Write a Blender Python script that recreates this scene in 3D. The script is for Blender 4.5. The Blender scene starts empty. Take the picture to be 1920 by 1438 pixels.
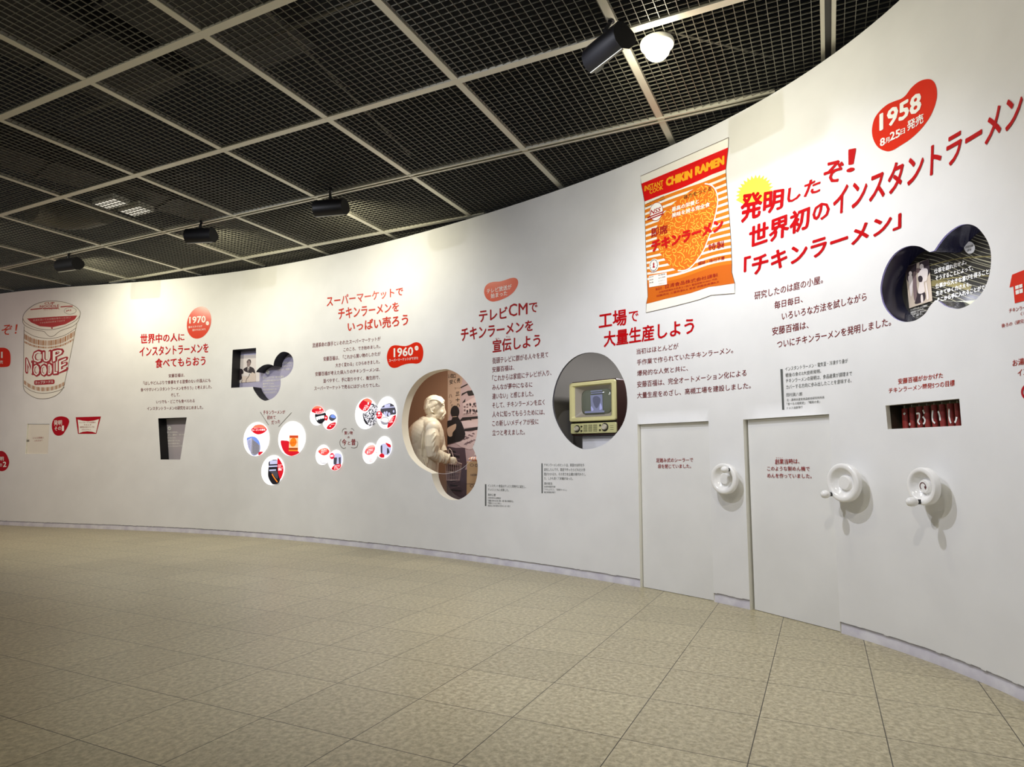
import bpy, bmesh, math, random
from mathutils import Vector, Matrix
from mathutils.geometry import delaunay_2d_cdt
random.seed(7)
scn = bpy.context.scene
C = scn.collection
PI = math.pi

# ------------------------------------------------------------------ camera
S = 1.04                       # metres: height of the lens above the floor
FPX, PITCH, ROLL = 1206.76, 0.116106, 0.004872
CAMZ = S
cp, sp, cr, sr = math.cos(PITCH), math.sin(PITCH), math.cos(ROLL), math.sin(ROLL)
_r = Vector((1, 0, 0)); _u = Vector((0, -sp, cp)); FWD = Vector((0, cp, sp))
RGT = _r * cr + _u * sr
UPV = -_r * sr + _u * cr
cam_d = bpy.data.cameras.new('camera'); cam = bpy.data.objects.new('camera', cam_d); C.objects.link(cam)
cam_d.sensor_fit = 'HORIZONTAL'; cam_d.sensor_width = 36.0; cam_d.lens = FPX / 1920 * 36.0
cam_d.clip_start = 0.05
CAM = Vector((0, 0, CAMZ))
cam.matrix_world = Matrix(((RGT.x, UPV.x, -FWD.x, 0), (RGT.y, UPV.y, -FWD.y, 0), (RGT.z, UPV.z, -FWD.z, CAMZ), (0, 0, 0, 1)))
scn.camera = cam

# ------------------------------------------------------------------ world and exposure
w = bpy.data.worlds.new('world'); scn.world = w; w.use_nodes = True
w.node_tree.nodes['Background'].inputs[0].default_value = (0.86, 0.91, 1.0, 1)
w.node_tree.nodes['Background'].inputs[1].default_value = 0.19
vs = scn.view_settings
vs.view_transform = 'Standard'; vs.look = 'None'; vs.gamma = 1.0; vs.use_curve_mapping = False
vs.exposure = 0.5

# ------------------------------------------------------------------ the curved wall's plan
C0 = Vector((-7.4, -1.8))
KP = [14.945736951004731, -4.796330154452565, -3.1069503013801674, 1.8473041637194956, 0.1986973023578645, 10.819693338304347]
WTOP = CAMZ + 2.4973 * S       # top edge of the wall
def _rad(x):
    v = 0.0
    for k in KP: v = v * x + k
    return v
def prof(t):
    x = t - 1.0
    lo, hi = -0.57, 0.62
    if x < lo:
        r = _rad(lo) + (_rad(lo + 1e-3) - _rad(lo)) / 1e-3 * (x - lo) * math.exp(-2.0 * (lo - x))
    elif x > hi:
        r = _rad(hi) + (_rad(hi) - _rad(hi - 1e-3)) / 1e-3 * (x - hi) * math.exp(-2.0 * (x - hi))
    else:
        r = _rad(x)
    return Vector((C0.x + r * math.cos(t), C0.y + r * math.sin(t))) * S
_N = 2000
_T = [2.25 + (0.12 - 2.25) * i / _N for i in range(_N + 1)]
_P = [prof(t) for t in _T]
_S = [0.0]
for i in range(_N): _S.append(_S[-1] + (_P[i + 1] - _P[i]).length)
_D = []
for i in range(_N + 1):
    d = (_P[min(i + 1, _N)] - _P[max(i - 1, 0)]).normalized()
    _D.append(Vector((d.y, -d.x)))      # into the room
SMAX = _S[-1]
def _loc(s):
    lo, hi = 0, _N
    s = min(max(s, 0.0), SMAX - 1e-9)
    while hi - lo > 1:
        m = (lo + hi) // 2
        if _S[m] <= s: lo = m
        else: hi = m
    f = (s - _S[lo]) / (_S[lo + 1] - _S[lo])
    return lo, f
def wn(s):
    i, f = _loc(s)
    return (_D[i] * (1 - f) + _D[i + 1] * f).normalized()
def wp(s, z, d=0.0):
    i, f = _loc(s)
    p = _P[i] * (1 - f) + _P[i + 1] * f
    n = wn(s)
    return Vector((p.x + n.x * d, p.y + n.y * d, z))
def ray(px, py):
    return (RGT * ((px - 960) / FPX) - UPV * ((py - 719) / FPX) + FWD)

class Wall:
    """the wall surface itself (d = 0), or a surface parallel to it, d metres into the room"""
    curved = True
    def __init__(self, d=0.0):
        self.d = d
        self.az = []
        for i in range(_N + 1):
            p = _P[i] + _D[i] * d
            self.az.append(math.atan2(p.x, p.y))
    def at(self, px, py):
        r = ray(px, py); a = math.atan2(r.x, r.y)
        lo, hi = 0, _N
        while hi - lo > 1:
            m = (lo + hi) // 2
            if self.az[m] <= a: lo = m
            else: hi = m
        den = self.az[lo + 1] - self.az[lo]
        f = (a - self.az[lo]) / den if abs(den) > 1e-12 else 0.0
        p = (_P[lo] + _D[lo] * self.d) * (1 - f) + (_P[lo + 1] + _D[lo + 1] * self.d) * f
        s = _S[lo] * (1 - f) + _S[lo + 1] * f
        dist = math.hypot(p.x, p.y); h = math.hypot(r.x, r.y)
        return (s, CAMZ + r.z * dist / h)
    def pt(self, u, v, off=0.0):
        return wp(u, v, self.d + off)

class Flat:
    """an upright plane, u to the right, v up; its front looks into the room"""
    curved = False
    def __init__(self, origin, xdir):
        self.o = Vector(origin); x = Vector((xdir[0], xdir[1], 0)).normalized(); self.x = x
        self.n = Vector((x.y, -x.x, 0))
    def at(self, px, py):
        r = ray(px, py)
        t = (self.o - CAM).dot(self.n) / r.dot(self.n)
        p = CAM + r * t
        return ((p - self.o).dot(self.x), p.z)
    def pt(self, u, v, off=0.0):
        p = self.o + self.x * u + self.n * off
        return Vector((p.x, p.y, v))
def flat_behind(px, py, d):
    s, z = W0.at(px, py)
    n = wn(s)
    return Flat(wp(s, 0, d), (-n.y, n.x))
W0 = Wall(0.0)
def on_level(px, py, z):
    r = ray(px, py); t = (z - CAMZ) / r.z
    return CAM + r * t
def Zm(x0, y0, k):
    return lambda u, v: (x0 + u / k, y0 + v / k)
def zl(Z, pts): return [Z(u, v) for u, v in pts]

# ------------------------------------------------------------------ materials
def lin(c):
    return tuple(((v / 255) / 12.92 if v / 255 <= 0.04045 else ((v / 255 + 0.055) / 1.055) ** 2.4) for v in c)
MATS = {}
def mat(name, col, rough=0.5, metal=0.0, spec=0.5, emit=0.0, ecol=None):
    if name in MATS: return MATS[name]
    m = bpy.data.materials.new(name); m.use_nodes = True; MATS[name] = m
    b = m.node_tree.nodes['Principled BSDF']
    b.inputs['Base Color'].default_value = (*lin(col), 1)
    b.inputs['Roughness'].default_value = rough
    b.inputs['Metallic'].default_value = metal
    b.inputs['Specular IOR Level'].default_value = spec
    if emit:
        b.inputs['Emission Color'].default_value = (*lin(ecol or col), 1)
        b.inputs['Emission Strength'].default_value = emit
    return m
def mottled(name, c1, c2, scale, rough, bump=0.0, detail=4.0):
    m = mat(name, c1, rough); nt = m.node_tree; b = nt.nodes['Principled BSDF']
    tc = nt.nodes.new('ShaderNodeTexCoord'); n = nt.nodes.new('ShaderNodeTexNoise'); r = nt.nodes.new('ShaderNodeValToRGB')
    n.inputs['Scale'].default_value = scale; n.inputs['Detail'].default_value = detail
    r.color_ramp.elements[0].position = 0.35; r.color_ramp.elements[1].position = 0.65
    r.color_ramp.elements[0].color = (*lin(c1), 1); r.color_ramp.elements[1].color = (*lin(c2), 1)
    nt.links.new(tc.outputs['Object'], n.inputs['Vector']); nt.links.new(n.outputs['Fac'], r.inputs['Fac'])
    nt.links.new(r.outputs['Color'], b.inputs['Base Color'])
    if bump:
        bp = nt.nodes.new('ShaderNodeBump'); bp.inputs['Strength'].default_value = bump; bp.inputs['Distance'].default_value = 0.002
        nt.links.new(n.outputs['Fac'], bp.inputs['Height']); nt.links.new(bp.outputs['Normal'], b.inputs['Normal'])
    return m
M_WALL = mottled('painted wall', (238, 238, 237), (233, 233, 232), 3.0, 0.55)
M_RED = mat('red vinyl', (190, 4, 14), 0.42, 0, 0.16)
M_DRED = mat('dark red vinyl', (150, 22, 26), 0.5, 0, 0.16)
M_BODY = mat('maroon vinyl', (116, 22, 26), 0.5, 0, 0.16)
M_GREY = mat('grey vinyl', (96, 98, 96), 0.5, 0, 0.16)
M_BADGE = mat('orange red badge', (220, 42, 14), 0.35, 0, 0.16)
M_CRIM = mat('crimson badge', (176, 8, 28), 0.4, 0, 0.16)
M_WHITEV = mat('white vinyl', (250, 248, 240), 0.45)
M_YELV = mat('yellow vinyl', (250, 226, 74), 0.5)
M_LINE = mat('brown line', (92, 74, 58), 0.5)
M_BLACK = mat('black lining', (10, 9, 11), 0.5)
M_BLKM = mat('black powder coat', (20, 20, 23), 0.42)
M_ALU = mat('brushed aluminium', (206, 203, 186), 0.42, 0.4)
M_WIRE = mat('grid wire', (120, 118, 106), 0.4, 0.4)
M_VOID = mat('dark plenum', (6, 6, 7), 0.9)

# ------------------------------------------------------------------ mesh helpers
class MB:
    def __init__(self): self.v = []; self.f = []
    def add(self, vs, fs):
        b = len(self.v); self.v += [Vector(p) for p in vs]; self.f += [tuple(b + i for i in f) for f in fs]
    def box(self, c, x, y, z, hx, hy, hz):
        c = Vector(c); x = Vector(x).normalized() * hx; y = Vector(y).normalized() * hy; z = Vector(z).normalized() * hz
        vs = [c + x * a + y * b + z * d for a in (-1, 1) for b in (-1, 1) for d in (-1, 1)]
        self.add(vs, [(0, 1, 3, 2), (4, 6, 7, 5), (0, 4, 5, 1), (2, 3, 7, 6), (0, 2, 6, 4), (1, 5, 7, 3)])
    def bar(self, a, b, wdt, hgt, up=(0, 0, 1)):
        a = Vector(a); b = Vector(b); d = b - a; u = Vector(up); s = d.cross(u).normalized(); u = s.cross(d).normalized()
        self.box((a + b) / 2, d, s, u, d.length / 2, wdt / 2, hgt / 2)
    def tube(self, pts, rad, n=10, cap=True):
        pts = [Vector(p) for p in pts]; rings = []
        ref = Vector((0, 0, 1))
        for i, p in enumerate(pts):
            d = (pts[min(i + 1, len(pts) - 1)] - pts[max(i - 1, 0)]).normalized()
            if i == 0:
                r0 = Vector((1, 0, 0)) if abs(d.dot(ref)) > 0.95 else ref
                a = d.cross(r0).normalized()
            else:
                a = a - d * a.dot(d)
                a = a.normalized() if a.length > 1e-6 else d.orthogonal().normalized()
            b = a.cross(d).normalized()
            r = rad[i] if isinstance(rad, (list, tuple)) else rad
            rings.append([p + a * (r * math.cos(2 * PI * k / n)) + b * (r * math.sin(2 * PI * k / n)) for k in range(n)])
        self.loft(rings, cap)
    def loft(self, rings, cap=True):
        n = len(rings[0]); b = len(self.v)
        for r in rings: self.v += r
        for i in range(len(rings) - 1):
            for k in range(n):
                self.f.append((b + i * n + k, b + i * n + (k + 1) % n, b + (i + 1) * n + (k + 1) % n, b + (i + 1) * n + k))
        if cap:
            self.f.append(tuple(b + k for k in reversed(range(n)))); self.f.append(tuple(b + (len(rings) - 1) * n + k for k in range(n)))
    def lathe(self, o, axis, prof_, n=40):
        """prof_: (radius, distance along the axis)"""
        o = Vector(o); ax = Vector(axis).normalized()
        a = ax.orthogonal().normalized(); b = ax.cross(a)
        self.loft([[o + ax * h + (a * math.cos(2 * PI * k / n) + b * math.sin(2 * PI * k / n)) * max(r, 1e-5) for k in range(n)] for r, h in prof_])
    def ball(self, c, r, sx=(1, 0, 0), sy=(0, 1, 0), sz=(0, 0, 1), n=16, m=10):
        c = Vector(c); rx, ry, rz = r if isinstance(r, (tuple, list)) else (r, r, r)
        sx, sy, sz = Vector(sx), Vector(sy), Vector(sz); b = len(self.v)
        for i in range(1, m):
            th = PI * i / m
            for k in range(n):
                ph = 2 * PI * k / n
                self.v.append(c + sx * (rx * math.sin(th) * math.cos(ph)) + sy * (ry * math.sin(th) * math.sin(ph)) + sz * (rz * math.cos(th)))
        t = len(self.v); self.v += [c + sz * rz, c - sz * rz]
        for i in range(m - 2):
            for k in range(n):
                self.f.append((b + i * n + k, b + (i + 1) * n + k, b + (i + 1) * n + (k + 1) % n, b + i * n + (k + 1) % n))
        for k in range(n):
            self.f.append((t, b + k, b + (k + 1) % n)); self.f.append((t + 1, b + (m - 2) * n + (k + 1) % n, b + (m - 2) * n + k))
    def build(self, name, m, parent=None, smooth=False, bevel=0.0, auto=None):
        me = bpy.data.meshes.new(name)
        org = Vector((0, 0, 0))
        if parent is not None:
            org = Vector(parent['_org']) if '_org' in parent else Vector((0, 0, 0))
        elif self.v:
            lo = [min(p[k] for p in self.v) for k in range(3)]; hi = [max(p[k] for p in self.v) for k in range(3)]
            org = Vector(((lo[0] + hi[0]) / 2, (lo[1] + hi[1]) / 2, lo[2]))
        me.from_pydata([p - org for p in self.v], [], self.f); me.update()
        bm = bmesh.new(); bm.from_mesh(me)
        if auto is not False: bmesh.ops.recalc_face_normals(bm, faces=bm.faces)
        bm.to_mesh(me); bm.free()
        if smooth: me.polygons.foreach_set('use_smooth', [True] * len(me.polygons))
        me.materials.append(m)
        o = bpy.data.objects.new(name, me); C.objects.link(o)
        if parent is not None:
            o.parent = parent
            o['_org'] = org
        else:
            o.location = org; o['_org'] = org
        if bevel:
            md = o.modifiers.new('bevel', 'BEVEL'); md.width = bevel; md.segments = 3; md.limit_method = 'ANGLE'
        if smooth and auto:
            me.set_sharp_from_angle(angle=math.radians(auto))
        return o
def thing(name, label, cat, loc=(0, 0, 0), group=None):
    o = bpy.data.objects.new(name, None); C.objects.link(o); o.location = loc; o['_org'] = Vector(loc)
    o.empty_display_size = 0.1
    return tag(o, label, cat, group)
def tag(o, label, cat, group=None):
    o['label'] = label; o['category'] = cat; o['kind'] = 'thing'
    if group: o['group'] = group
    return o
def struct(o, label=None):
    o['kind'] = 'structure'
    if label: o['label'] = label
    return o

# ------------------------------------------------------------------ flat shapes lying on a surface
def smooth_closed(pts, k=4):
    out = []; n = len(pts)
    for i in range(n):
        p0, p1, p2, p3 = (pts[(i + j) % n] for j in (-1, 0, 1, 2))
        for q in range(k):
            t = q / k
            out.append(tuple(0.5 * (2 * p1[c] + (p2[c] - p0[c]) * t + (2 * p0[c] - 5 * p1[c] + 4 * p2[c] - p3[c]) * t * t + (3 * p1[c] - p0[c] - 3 * p2[c] + p3[c]) * t ** 3) for c in (0, 1)))
    return out
def smooth_open(pts, k=4):
    n = len(pts); out = []
    for i in range(n - 1):
        p0, p1, p2, p3 = pts[max(i - 1, 0)], pts[i], pts[i + 1], pts[min(i + 2, n - 1)]
        for q in range(k):
            t = q / k
            out.append(tuple(0.5 * (2 * p1[c] + (p2[c] - p0[c]) * t + (2 * p0[c] - 5 * p1[c] + 4 * p2[c] - p3[c]) * t * t + (3 * p1[c] - p0[c] - 3 * p2[c] + p3[c]) * t ** 3) for c in (0, 1)))
    out.append(tuple(pts[-1])); return out
def inside(p, poly):
    x, y = p; r = False; j = len(poly) - 1
    for i in range(len(poly)):
        xi, yi = poly[i]; xj, yj = poly[j]
        if (yi > y) != (yj > y) and x < (xj - xi) * (y - yi) / (yj - yi) + xi: r = not r
        j = i
    return r
def cdt(loops, extra=(), grid=None):
    """triangulate closed 2-D loops plus loose points; returns verts, tris"""
    vs = []; es = []
    for lp in loops:
        b = len(vs); n = len(lp)
        vs += [Vector(p) for p in lp]; es += [(b + i, b + (i + 1) % n) for i in range(n)]
    vs += [Vector(p) for p in extra]
    r = delaunay_2d_cdt(vs, es, [], 0, 1e-6)
    return [tuple(p) for p in r[0]], r[2]
def patch(mb, surf, poly, off, holes=(), step=0.10):
    """fill a 2-D polygon given in surface coordinates"""
    extra = []
    if surf.curved:
        u0, u1 = min(p[0] for p in poly), max(p[0] for p in poly); v0, v1 = min(p[1] for p in poly), max(p[1] for p in poly)
        if u1 - u0 > 0.16:
            nu = int((u1 - u0) / step) + 1; nv = max(2, int((v1 - v0) / step) + 1)
            for i in range(nu + 1):
                for j in range(nv + 1):
                    q = (u0 + (u1 - u0) * (i + .5) / (nu + 1), v0 + (v1 - v0) * (j + .5) / (nv + 1))
                    if inside(q, poly): extra.append(q)
    vs, ts = cdt([poly] + list(holes), extra)
    keep = []
    for t in ts:
        c = (sum(vs[i][0] for i in t) / len(t), sum(vs[i][1] for i in t) / len(t))
        if inside(c, poly) and not any(inside(c, h) for h in holes): keep.append(t)
    mb.add([surf.pt(p[0], p[1], off) for p in vs], keep)
def shape(mb, surf, px, off=0.002, sm=True, k=4, step=0.10):
    pts = smooth_closed(px, k) if sm else px
    patch(mb, surf, [surf.at(*p) for p in pts], off, step=step)
def ellipse(c, rx, ry, tilt=0.0, n=36, shear=0.0):
    out = []
    for i in range(n):
        a = 2 * PI * i / n; x = rx * math.cos(a); y = ry * math.sin(a)
        out.append((c[0] + x * math.cos(tilt) - y * math.sin(tilt) - shear * y, c[1] + x * math.sin(tilt) + y * math.cos(tilt)))
    return out
def stroke2(mb, surf, q, wdt, off):
    """ribbon along surface coordinates q"""
    n = len(q); L = []; R = []
    for i in range(n):
        a = q[max(i - 1, 0)]; b = q[min(i + 1, n - 1)]
        dx, dy = b[0] - a[0], b[1] - a[1]; l = math.hypot(dx, dy) or 1e-9
        nx, ny = -dy / l * wdt / 2, dx / l * wdt / 2
        L.append(surf.pt(q[i][0] + nx, q[i][1] + ny, off)); R.append(surf.pt(q[i][0] - nx, q[i][1] - ny, off))
    mb.add(L + R, [(i, i + 1, n + i + 1, n + i) for i in range(n - 1)])
def stroke(mb, surf, px, wdt, off=0.002, sm=True, closed=False):
    if closed: px = (smooth_closed(px) if sm else list(px)); px = px + px[:1]
    elif sm: px = smooth_open(px)
    stroke2(mb, surf, [surf.at(*p) for p in px], wdt, off)

# ------------------------------------------------------------------ lettering
_glyph = {}
def text_mesh(body, bold):
    key = (body, round(bold, 3))
    if key not in _glyph:
        cu = bpy.data.curves.new('tmp', 'FONT'); cu.body = body; cu.offset = 0.0; cu.resolution_u = 2; cu.dimensions = '2D'; cu.fill_mode = 'FRONT'
        o = bpy.data.objects.new('tmp', cu)
        me = bpy.data.meshes.new_from_object(o)
        vs = [(v.co.x, v.co.y) for v in me.vertices]; fs = [tuple(p.vertices) for p in me.polygons]
        bpy.data.objects.remove(o); bpy.data.curves.remove(cu); bpy.data.meshes.remove(me)
        if bold > 0.004:      # heavier strokes: the same letters again, shifted a hair each way
            r = bold; v0, f0 = vs, fs; vs, fs = [], []; lay = 0
            dirs = [(r * math.cos(PI * k / 4), .8 * r * math.sin(PI * k / 4)) for k in range(8)] if bold > 0.016 else [(r, 0), (-r, 0), (0, .7 * r), (0, -.7 * r)]
            for dx, dy in dirs + ([(0, 0)] if bold > .03 else []):
                fs += [tuple(i + len(vs) for i in f) for f in f0]; vs += [(x + dx, y + dy, lay) for x, y in v0]; lay += 1
        _glyph[key] = (vs, fs)
    return _glyph[key]
def put_text(mb, surf, body, bl, br, hl, hr, bold=0.0, off=0.002, slant=0.0, clip=None):
    """the ink of BODY fills the quad: feet at bl and br, hl and hr tall"""
    vs, fs = text_mesh(body, bold)
    if not vs: return
    x0, x1 = min(v[0] for v in vs), max(v[0] for v in vs); y0, y1 = min(v[1] for v in vs), max(v[1] for v in vs)
    A = surf.at(*bl); B = surf.at(*br); Cc = surf.at(bl[0] + slant, bl[1] - hl); D = surf.at(br[0] + slant, br[1] - hr)
    out = []
    for x, y in (q[:2] for q in vs):
        s = (x - x0) / (x1 - x0); t = (y - y0) / (y1 - y0)
        u = (A[0] * (1 - s) + B[0] * s) * (1 - t) + (Cc[0] * (1 - s) + D[0] * s) * t
        v = (A[1] * (1 - s) + B[1] * s) * (1 - t) + (Cc[1] * (1 - s) + D[1] * s) * t
        out.append((u, v))
    if clip: fs = [f for f in fs if all(inside(out[i], clip) for i in f)]
    mb.add([surf.pt(u, v, off + (0.00010 * q[2] if len(q) > 2 else 0.0)) for (u, v), q in zip(out, vs)], fs)
def lines(mb, surf, Z, k, rows, off=0.002, clip=None):
    """rows: (string, x0, y0, x1, y1, hl, hr, bold, slant) in a zoomed view of scale k"""
    for r in rows:
        b, xa, ya, xb, yb, hl, hr = r[:7]; bo = r[7] if len(r) > 7 else 0.0; sl = r[8] if len(r) > 8 else 0.0
        put_text(mb, surf, b, Z(xa, ya), Z(xb, yb), hl / k, hr / k, bo, off, sl / k, clip)

# ------------------------------------------------------------------ lamps outside the frame and inside the niches
PW = (6, 9, 8.5, 7.5)          # watts of the four wall washers in view
def spot(name, loc, aim, watts, col, cone=110, blend=.7, rad=.022):
    ld = bpy.data.lights.new(name, 'SPOT'); ld.energy = watts; ld.color = col; ld.spot_size = math.radians(cone); ld.spot_blend = blend; ld.shadow_soft_size = rad
    o = bpy.data.objects.new(name, ld); C.objects.link(o); o.location = loc
    o.rotation_euler = (Vector(aim) - Vector(loc)).to_track_quat('-Z', 'Y').to_euler(); return o
def area(name, loc, aim, watts, col, sx, sy):
    ld = bpy.data.lights.new(name, 'AREA'); ld.shape = 'RECTANGLE'; ld.size = sx; ld.size_y = sy; ld.energy = watts; ld.color = col
    o = bpy.data.objects.new(name, ld); C.objects.link(o); o.location = loc
    o.rotation_euler = (Vector(aim) - Vector(loc)).to_track_quat('-Z', 'Y').to_euler(); return o
WARM = (1.0, .94, .80); COOL = (.87, .89, 1.0)
spot('ceiling_spot', (0.0, 3.3, 3.55), (1.5, 4.4, 0.8), 118, COOL)
spot('ceiling_spot', (-1.4, 2.3, 3.55), (0.6, 5.0, 0.9), 110, COOL)
spot('ceiling_spot', (0.4, 1.2, 3.55), (2.2, 3.6, 1.2), 56, WARM)
spot('ceiling_spot', (-3.6, 5.0, 3.55), (-2.2, 7.6, 0.8), 118, COOL)
spot('ceiling_spot', (-6.4, 6.2, 3.55), (-5.2, 9.2, 0.8), 130, WARM)
area('niche_lamp', (-.55, 7.6, 2.3), (-.75, 7.75, 0.5), 9, (1, .92, .78), .5, .2)
area('niche_lamp', (1.25, 6.0, 2.2), (.9, 6.2, 1.0), 8, (.94, .94, 1.0), .3, .2)
spot('ceiling_spot', (-8.6, 6.4, 3.5), (-8.0, 9.8, 0.9), 70, (1, .70, .60))
spot('ceiling_spot', (-3.0, 1.5, 3.55), (-3.0, 5.0, 0.0), 60, WARM, 140)
spot('ceiling_spot', (-3.2, 6.3, 3.55), (-3.0, 7.7, 0.0), 40, (1, .97, .95), 44, .8)

# ================================================================== zoomed views of the photograph
za = Zm(0, 500, 3.596); zb = Zm(400, 500, 3.596); zc = Zm(740, 500, 3.127); zd = Zm(1100, 220, 3.424)
ze = Zm(1360, 120, 2.766); zg = Zm(1400, 560, 3.692); zh = Zm(1150, 740, 3.125); zi = Zm(750, 680, 5.325)
zj = Zm(1030, 650, 7.19); zk = Zm(1640, 410, 7.192); zq = Zm(250, 570, 11.98); zr = Zm(260, 690, 12.8)
zs = Zm(290, 770, 14.386); zt = Zm(600, 530, 8.46); zu = Zm(580, 620, 11.98); zv = Zm(900, 500, 7.989)
zw = Zm(1190, 250, 7.19); zx = Zm(1190, 420, 7.99); zy = Zm(420, 640, 11.986); zo = Zm(1640, 680, 9.584)
zp = Zm(0, 540, 3.995); zn = Zm(1840, 480, 5.136); zL = Zm(440, 750, 8.456); zM = Zm(570, 730, 8.989)
zf = Zm(1110, 560, 6.194); z5 = Zm(1500, 0, 4.493)

# ------------------------------------------------------------------ openings in the wall
HOLE = {}
def open_then(parts):
    out = []
    for p in parts:
        q = smooth_open(p, 4)
        out += q if not out else q
    return out
HOLE['egg'] = open_then([
    zl(zi, [(725, 850), (752, 780), (772, 690), (778, 580), (768, 450), (735, 310), (670, 200), (590, 120), (510, 77), (440, 65), (300, 95), (180, 170), (90, 290), (40, 430), (18, 580), (25, 720), (60, 850), (110, 950), (200, 1040), (310, 1100)]),
    zl(zi, [(316, 1106), (325, 1160), (350, 1230), (395, 1305), (460, 1352), (530, 1372), (600, 1362), (680, 1310), (740, 1230), (770, 1130), (776, 1030), (760, 930), (729, 856)])])
HOLE['tv'] = smooth_closed(zl(zj, [(590, 78), (440, 95), (300, 170), (180, 300), (95, 470), (52, 640), (43, 780), (70, 935), (130, 1080), (210, 1205), (300, 1300), (390, 1358), (480, 1383), (600, 1370), (750, 1308), (880, 1195), (985, 1050), (1040, 880), (1050, 700), (1020, 500), (950, 340), (860, 210), (740, 115)]), 3)
HOLE['beans'] = open_then([
    zl(zk, [(815, 1105), (760, 1160), (725, 1210), (680, 1280), (590, 1350), (500, 1385), (390, 1390), (280, 1350), (190, 1270), (120, 1160), (85, 1030), (80, 900), (115, 740), (180, 590), (270, 470), (380, 395), (490, 365), (610, 378), (690, 420), (740, 450)]),
    zl(zk, [(800, 432), (830, 390), (870, 330), (950, 230), (1050, 145), (1160, 85), (1270, 75), (1370, 110), (1450, 190), (1520, 300), (1560, 420), (1570, 560), (1550, 740), (1500, 900), (1430, 1020), (1350, 1105), (1270, 1165), (1150, 1212), (1050, 1208), (960, 1180), (900, 1140), (860, 1112)])])
HOLE['speech'] = zl(zy, [(195, 190), (720, 145), (720, 690)]) + open_then([
    zl(zy, [(740, 655), (790, 600), (880, 540), (980, 515), (1060, 525), (1108, 546)]),
    zl(zy, [(1116, 510), (1135, 430), (1190, 330), (1270, 255), (1350, 232), (1450, 260), (1530, 340), (1560, 450), (1550, 580), (1500, 690), (1430, 770), (1350, 815), (1272, 838)]),
    zl(zy, [(1275, 900), (1270, 990), (1245, 1090), (1180, 1200), (1090, 1280), (980, 1325), (900, 1330), (800, 1270), (720, 1170), (670, 1090), (650, 1022)])]) + zl(zy, [(160, 1045)])
HOLE['cup'] = zl(zs, [(95, 205), (865, 180), (690, 1318), (160, 1318)])
HOLE['slot'] = zl(zo, [(195, 770), (1520, 645), (1560, 1130), (235, 1195)])
HOLE['flap'] = zl(zp, [(205, 1017), (370, 1017), (358, 1243), (190, 1243)])
HUV = {k: [W0.at(*p) for p in v] for k, v in HOLE.items()}
# the two doors: upright rectangles from the floor
def door_uv(tl, tr, bl, br):
    a = [W0.at(*p) for p in (tl, tr, bl, br)]
    s0 = (a[0][0] + a[2][0]) / 2; s1 = (a[1][0] + a[3][0]) / 2; z = (a[0][1] + a[1][1]) / 2
    return s0, s1, z
DOORS = [door_uv((1193.8, 796), (1328.2, 789), (1202, 1102.6), (1338.8, 1129.8)), door_uv((1392, 786.4), (1551.6, 776.8), (1407.6, 1143.2), (1578.8, 1186.4))]
for i, (s0, s1, z) in enumerate(DOORS):
    HUV['door%d' % i] = [(s0, -0.2), (s0, z), (s1, z), (s1, -0.2)]
THICK = {'egg': 0.105, 'tv': 0.02, 'beans': 0.157, 'speech': 0.15, 'cup': 0.15, 'slot': 0.028, 'flap': 0.022}
WBOT = 0.072

# ------------------------------------------------------------------ wall_curved
def build_wall():
    vs = []; 
    loops = list(HUV.values())
    extra = []
    ns = int(SMAX / 0.10)
    lower = [(SMAX * i / ns, WBOT) for i in range(ns + 1)]
    upper = [(SMAX * i / ns, WTOP) for i in range(ns, -1, -1)]
    for i in range(ns + 1):
        for j in range(1, 34):
            extra.append((SMAX * (i + .5 * (j % 2)) / ns, WBOT + (WTOP - WBOT) * j / 34))
    v2, ts = cdt([lower + upper] + loops, extra)
    keep = []
    for t in ts:
        c = (sum(v2[i][0] for i in t) / 3, sum(v2[i][1] for i in t) / 3)
        if c[1] < WBOT: continue
        if any(inside(c, h) for h in loops): continue
        keep.append(t)
    m = MB(); m.add([wp(p[0], p[1]) for p in v2], keep)
    o = struct(m.build('wall_curved', M_WALL, smooth=True, auto=False), 'curved white exhibition wall with cut-out windows')
    # thin top edge, so that the wall is a slab
    tp = MB()
    rows = [(wp(SMAX * i / ns, WTOP), wp(SMAX * i / ns, WTOP, -0.13)) for i in range(ns + 1)]
    a = [r[0] for r in rows] + [r[1] for r in rows]
    n = ns + 1
    tp.add(a, [(i, i + 1, n + i + 1, n + i) for i in range(ns)])
    tp.build('top_edge', M_WALL, o)
    return o
wall = build_wall()
def reveal(key, m, parent, name='reveal', depth=None, d0=0.0):
    t = depth or THICK[key]; uv = HUV[key]; n = len(uv); mb = MB()
    mb.add([wp(u, v, d0) for u, v in uv] + [wp(u, v, -t) for u, v in uv], [(i, (i + 1) % n, n + (i + 1) % n, n + i) for i in range(n)])
    return mb.build(name, m, parent, smooth=key in ('egg', 'tv', 'beans'), auto=40)
M_REV = mat('painted reveal', (236, 234, 222), 0.6)
reveal('egg', M_REV, wall); reveal('flap', M_REV, wall); reveal('slot', M_REV, wall)
M_DKREV = mat('dark reveal', (60, 58, 66), 0.5)
reveal('tv', M_DKREV, wall); 
M_NAVY = mat('navy reveal', (26, 25, 44), 0.18)
reveal('beans', M_NAVY, wall, d0=-0.011); reveal('beans', mat('violet rim', (146, 138, 190), 0.4), wall, 'rim', 0.011)
reveal('speech', M_BLACK, wall); reveal('cup', M_BLACK, wall)
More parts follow.
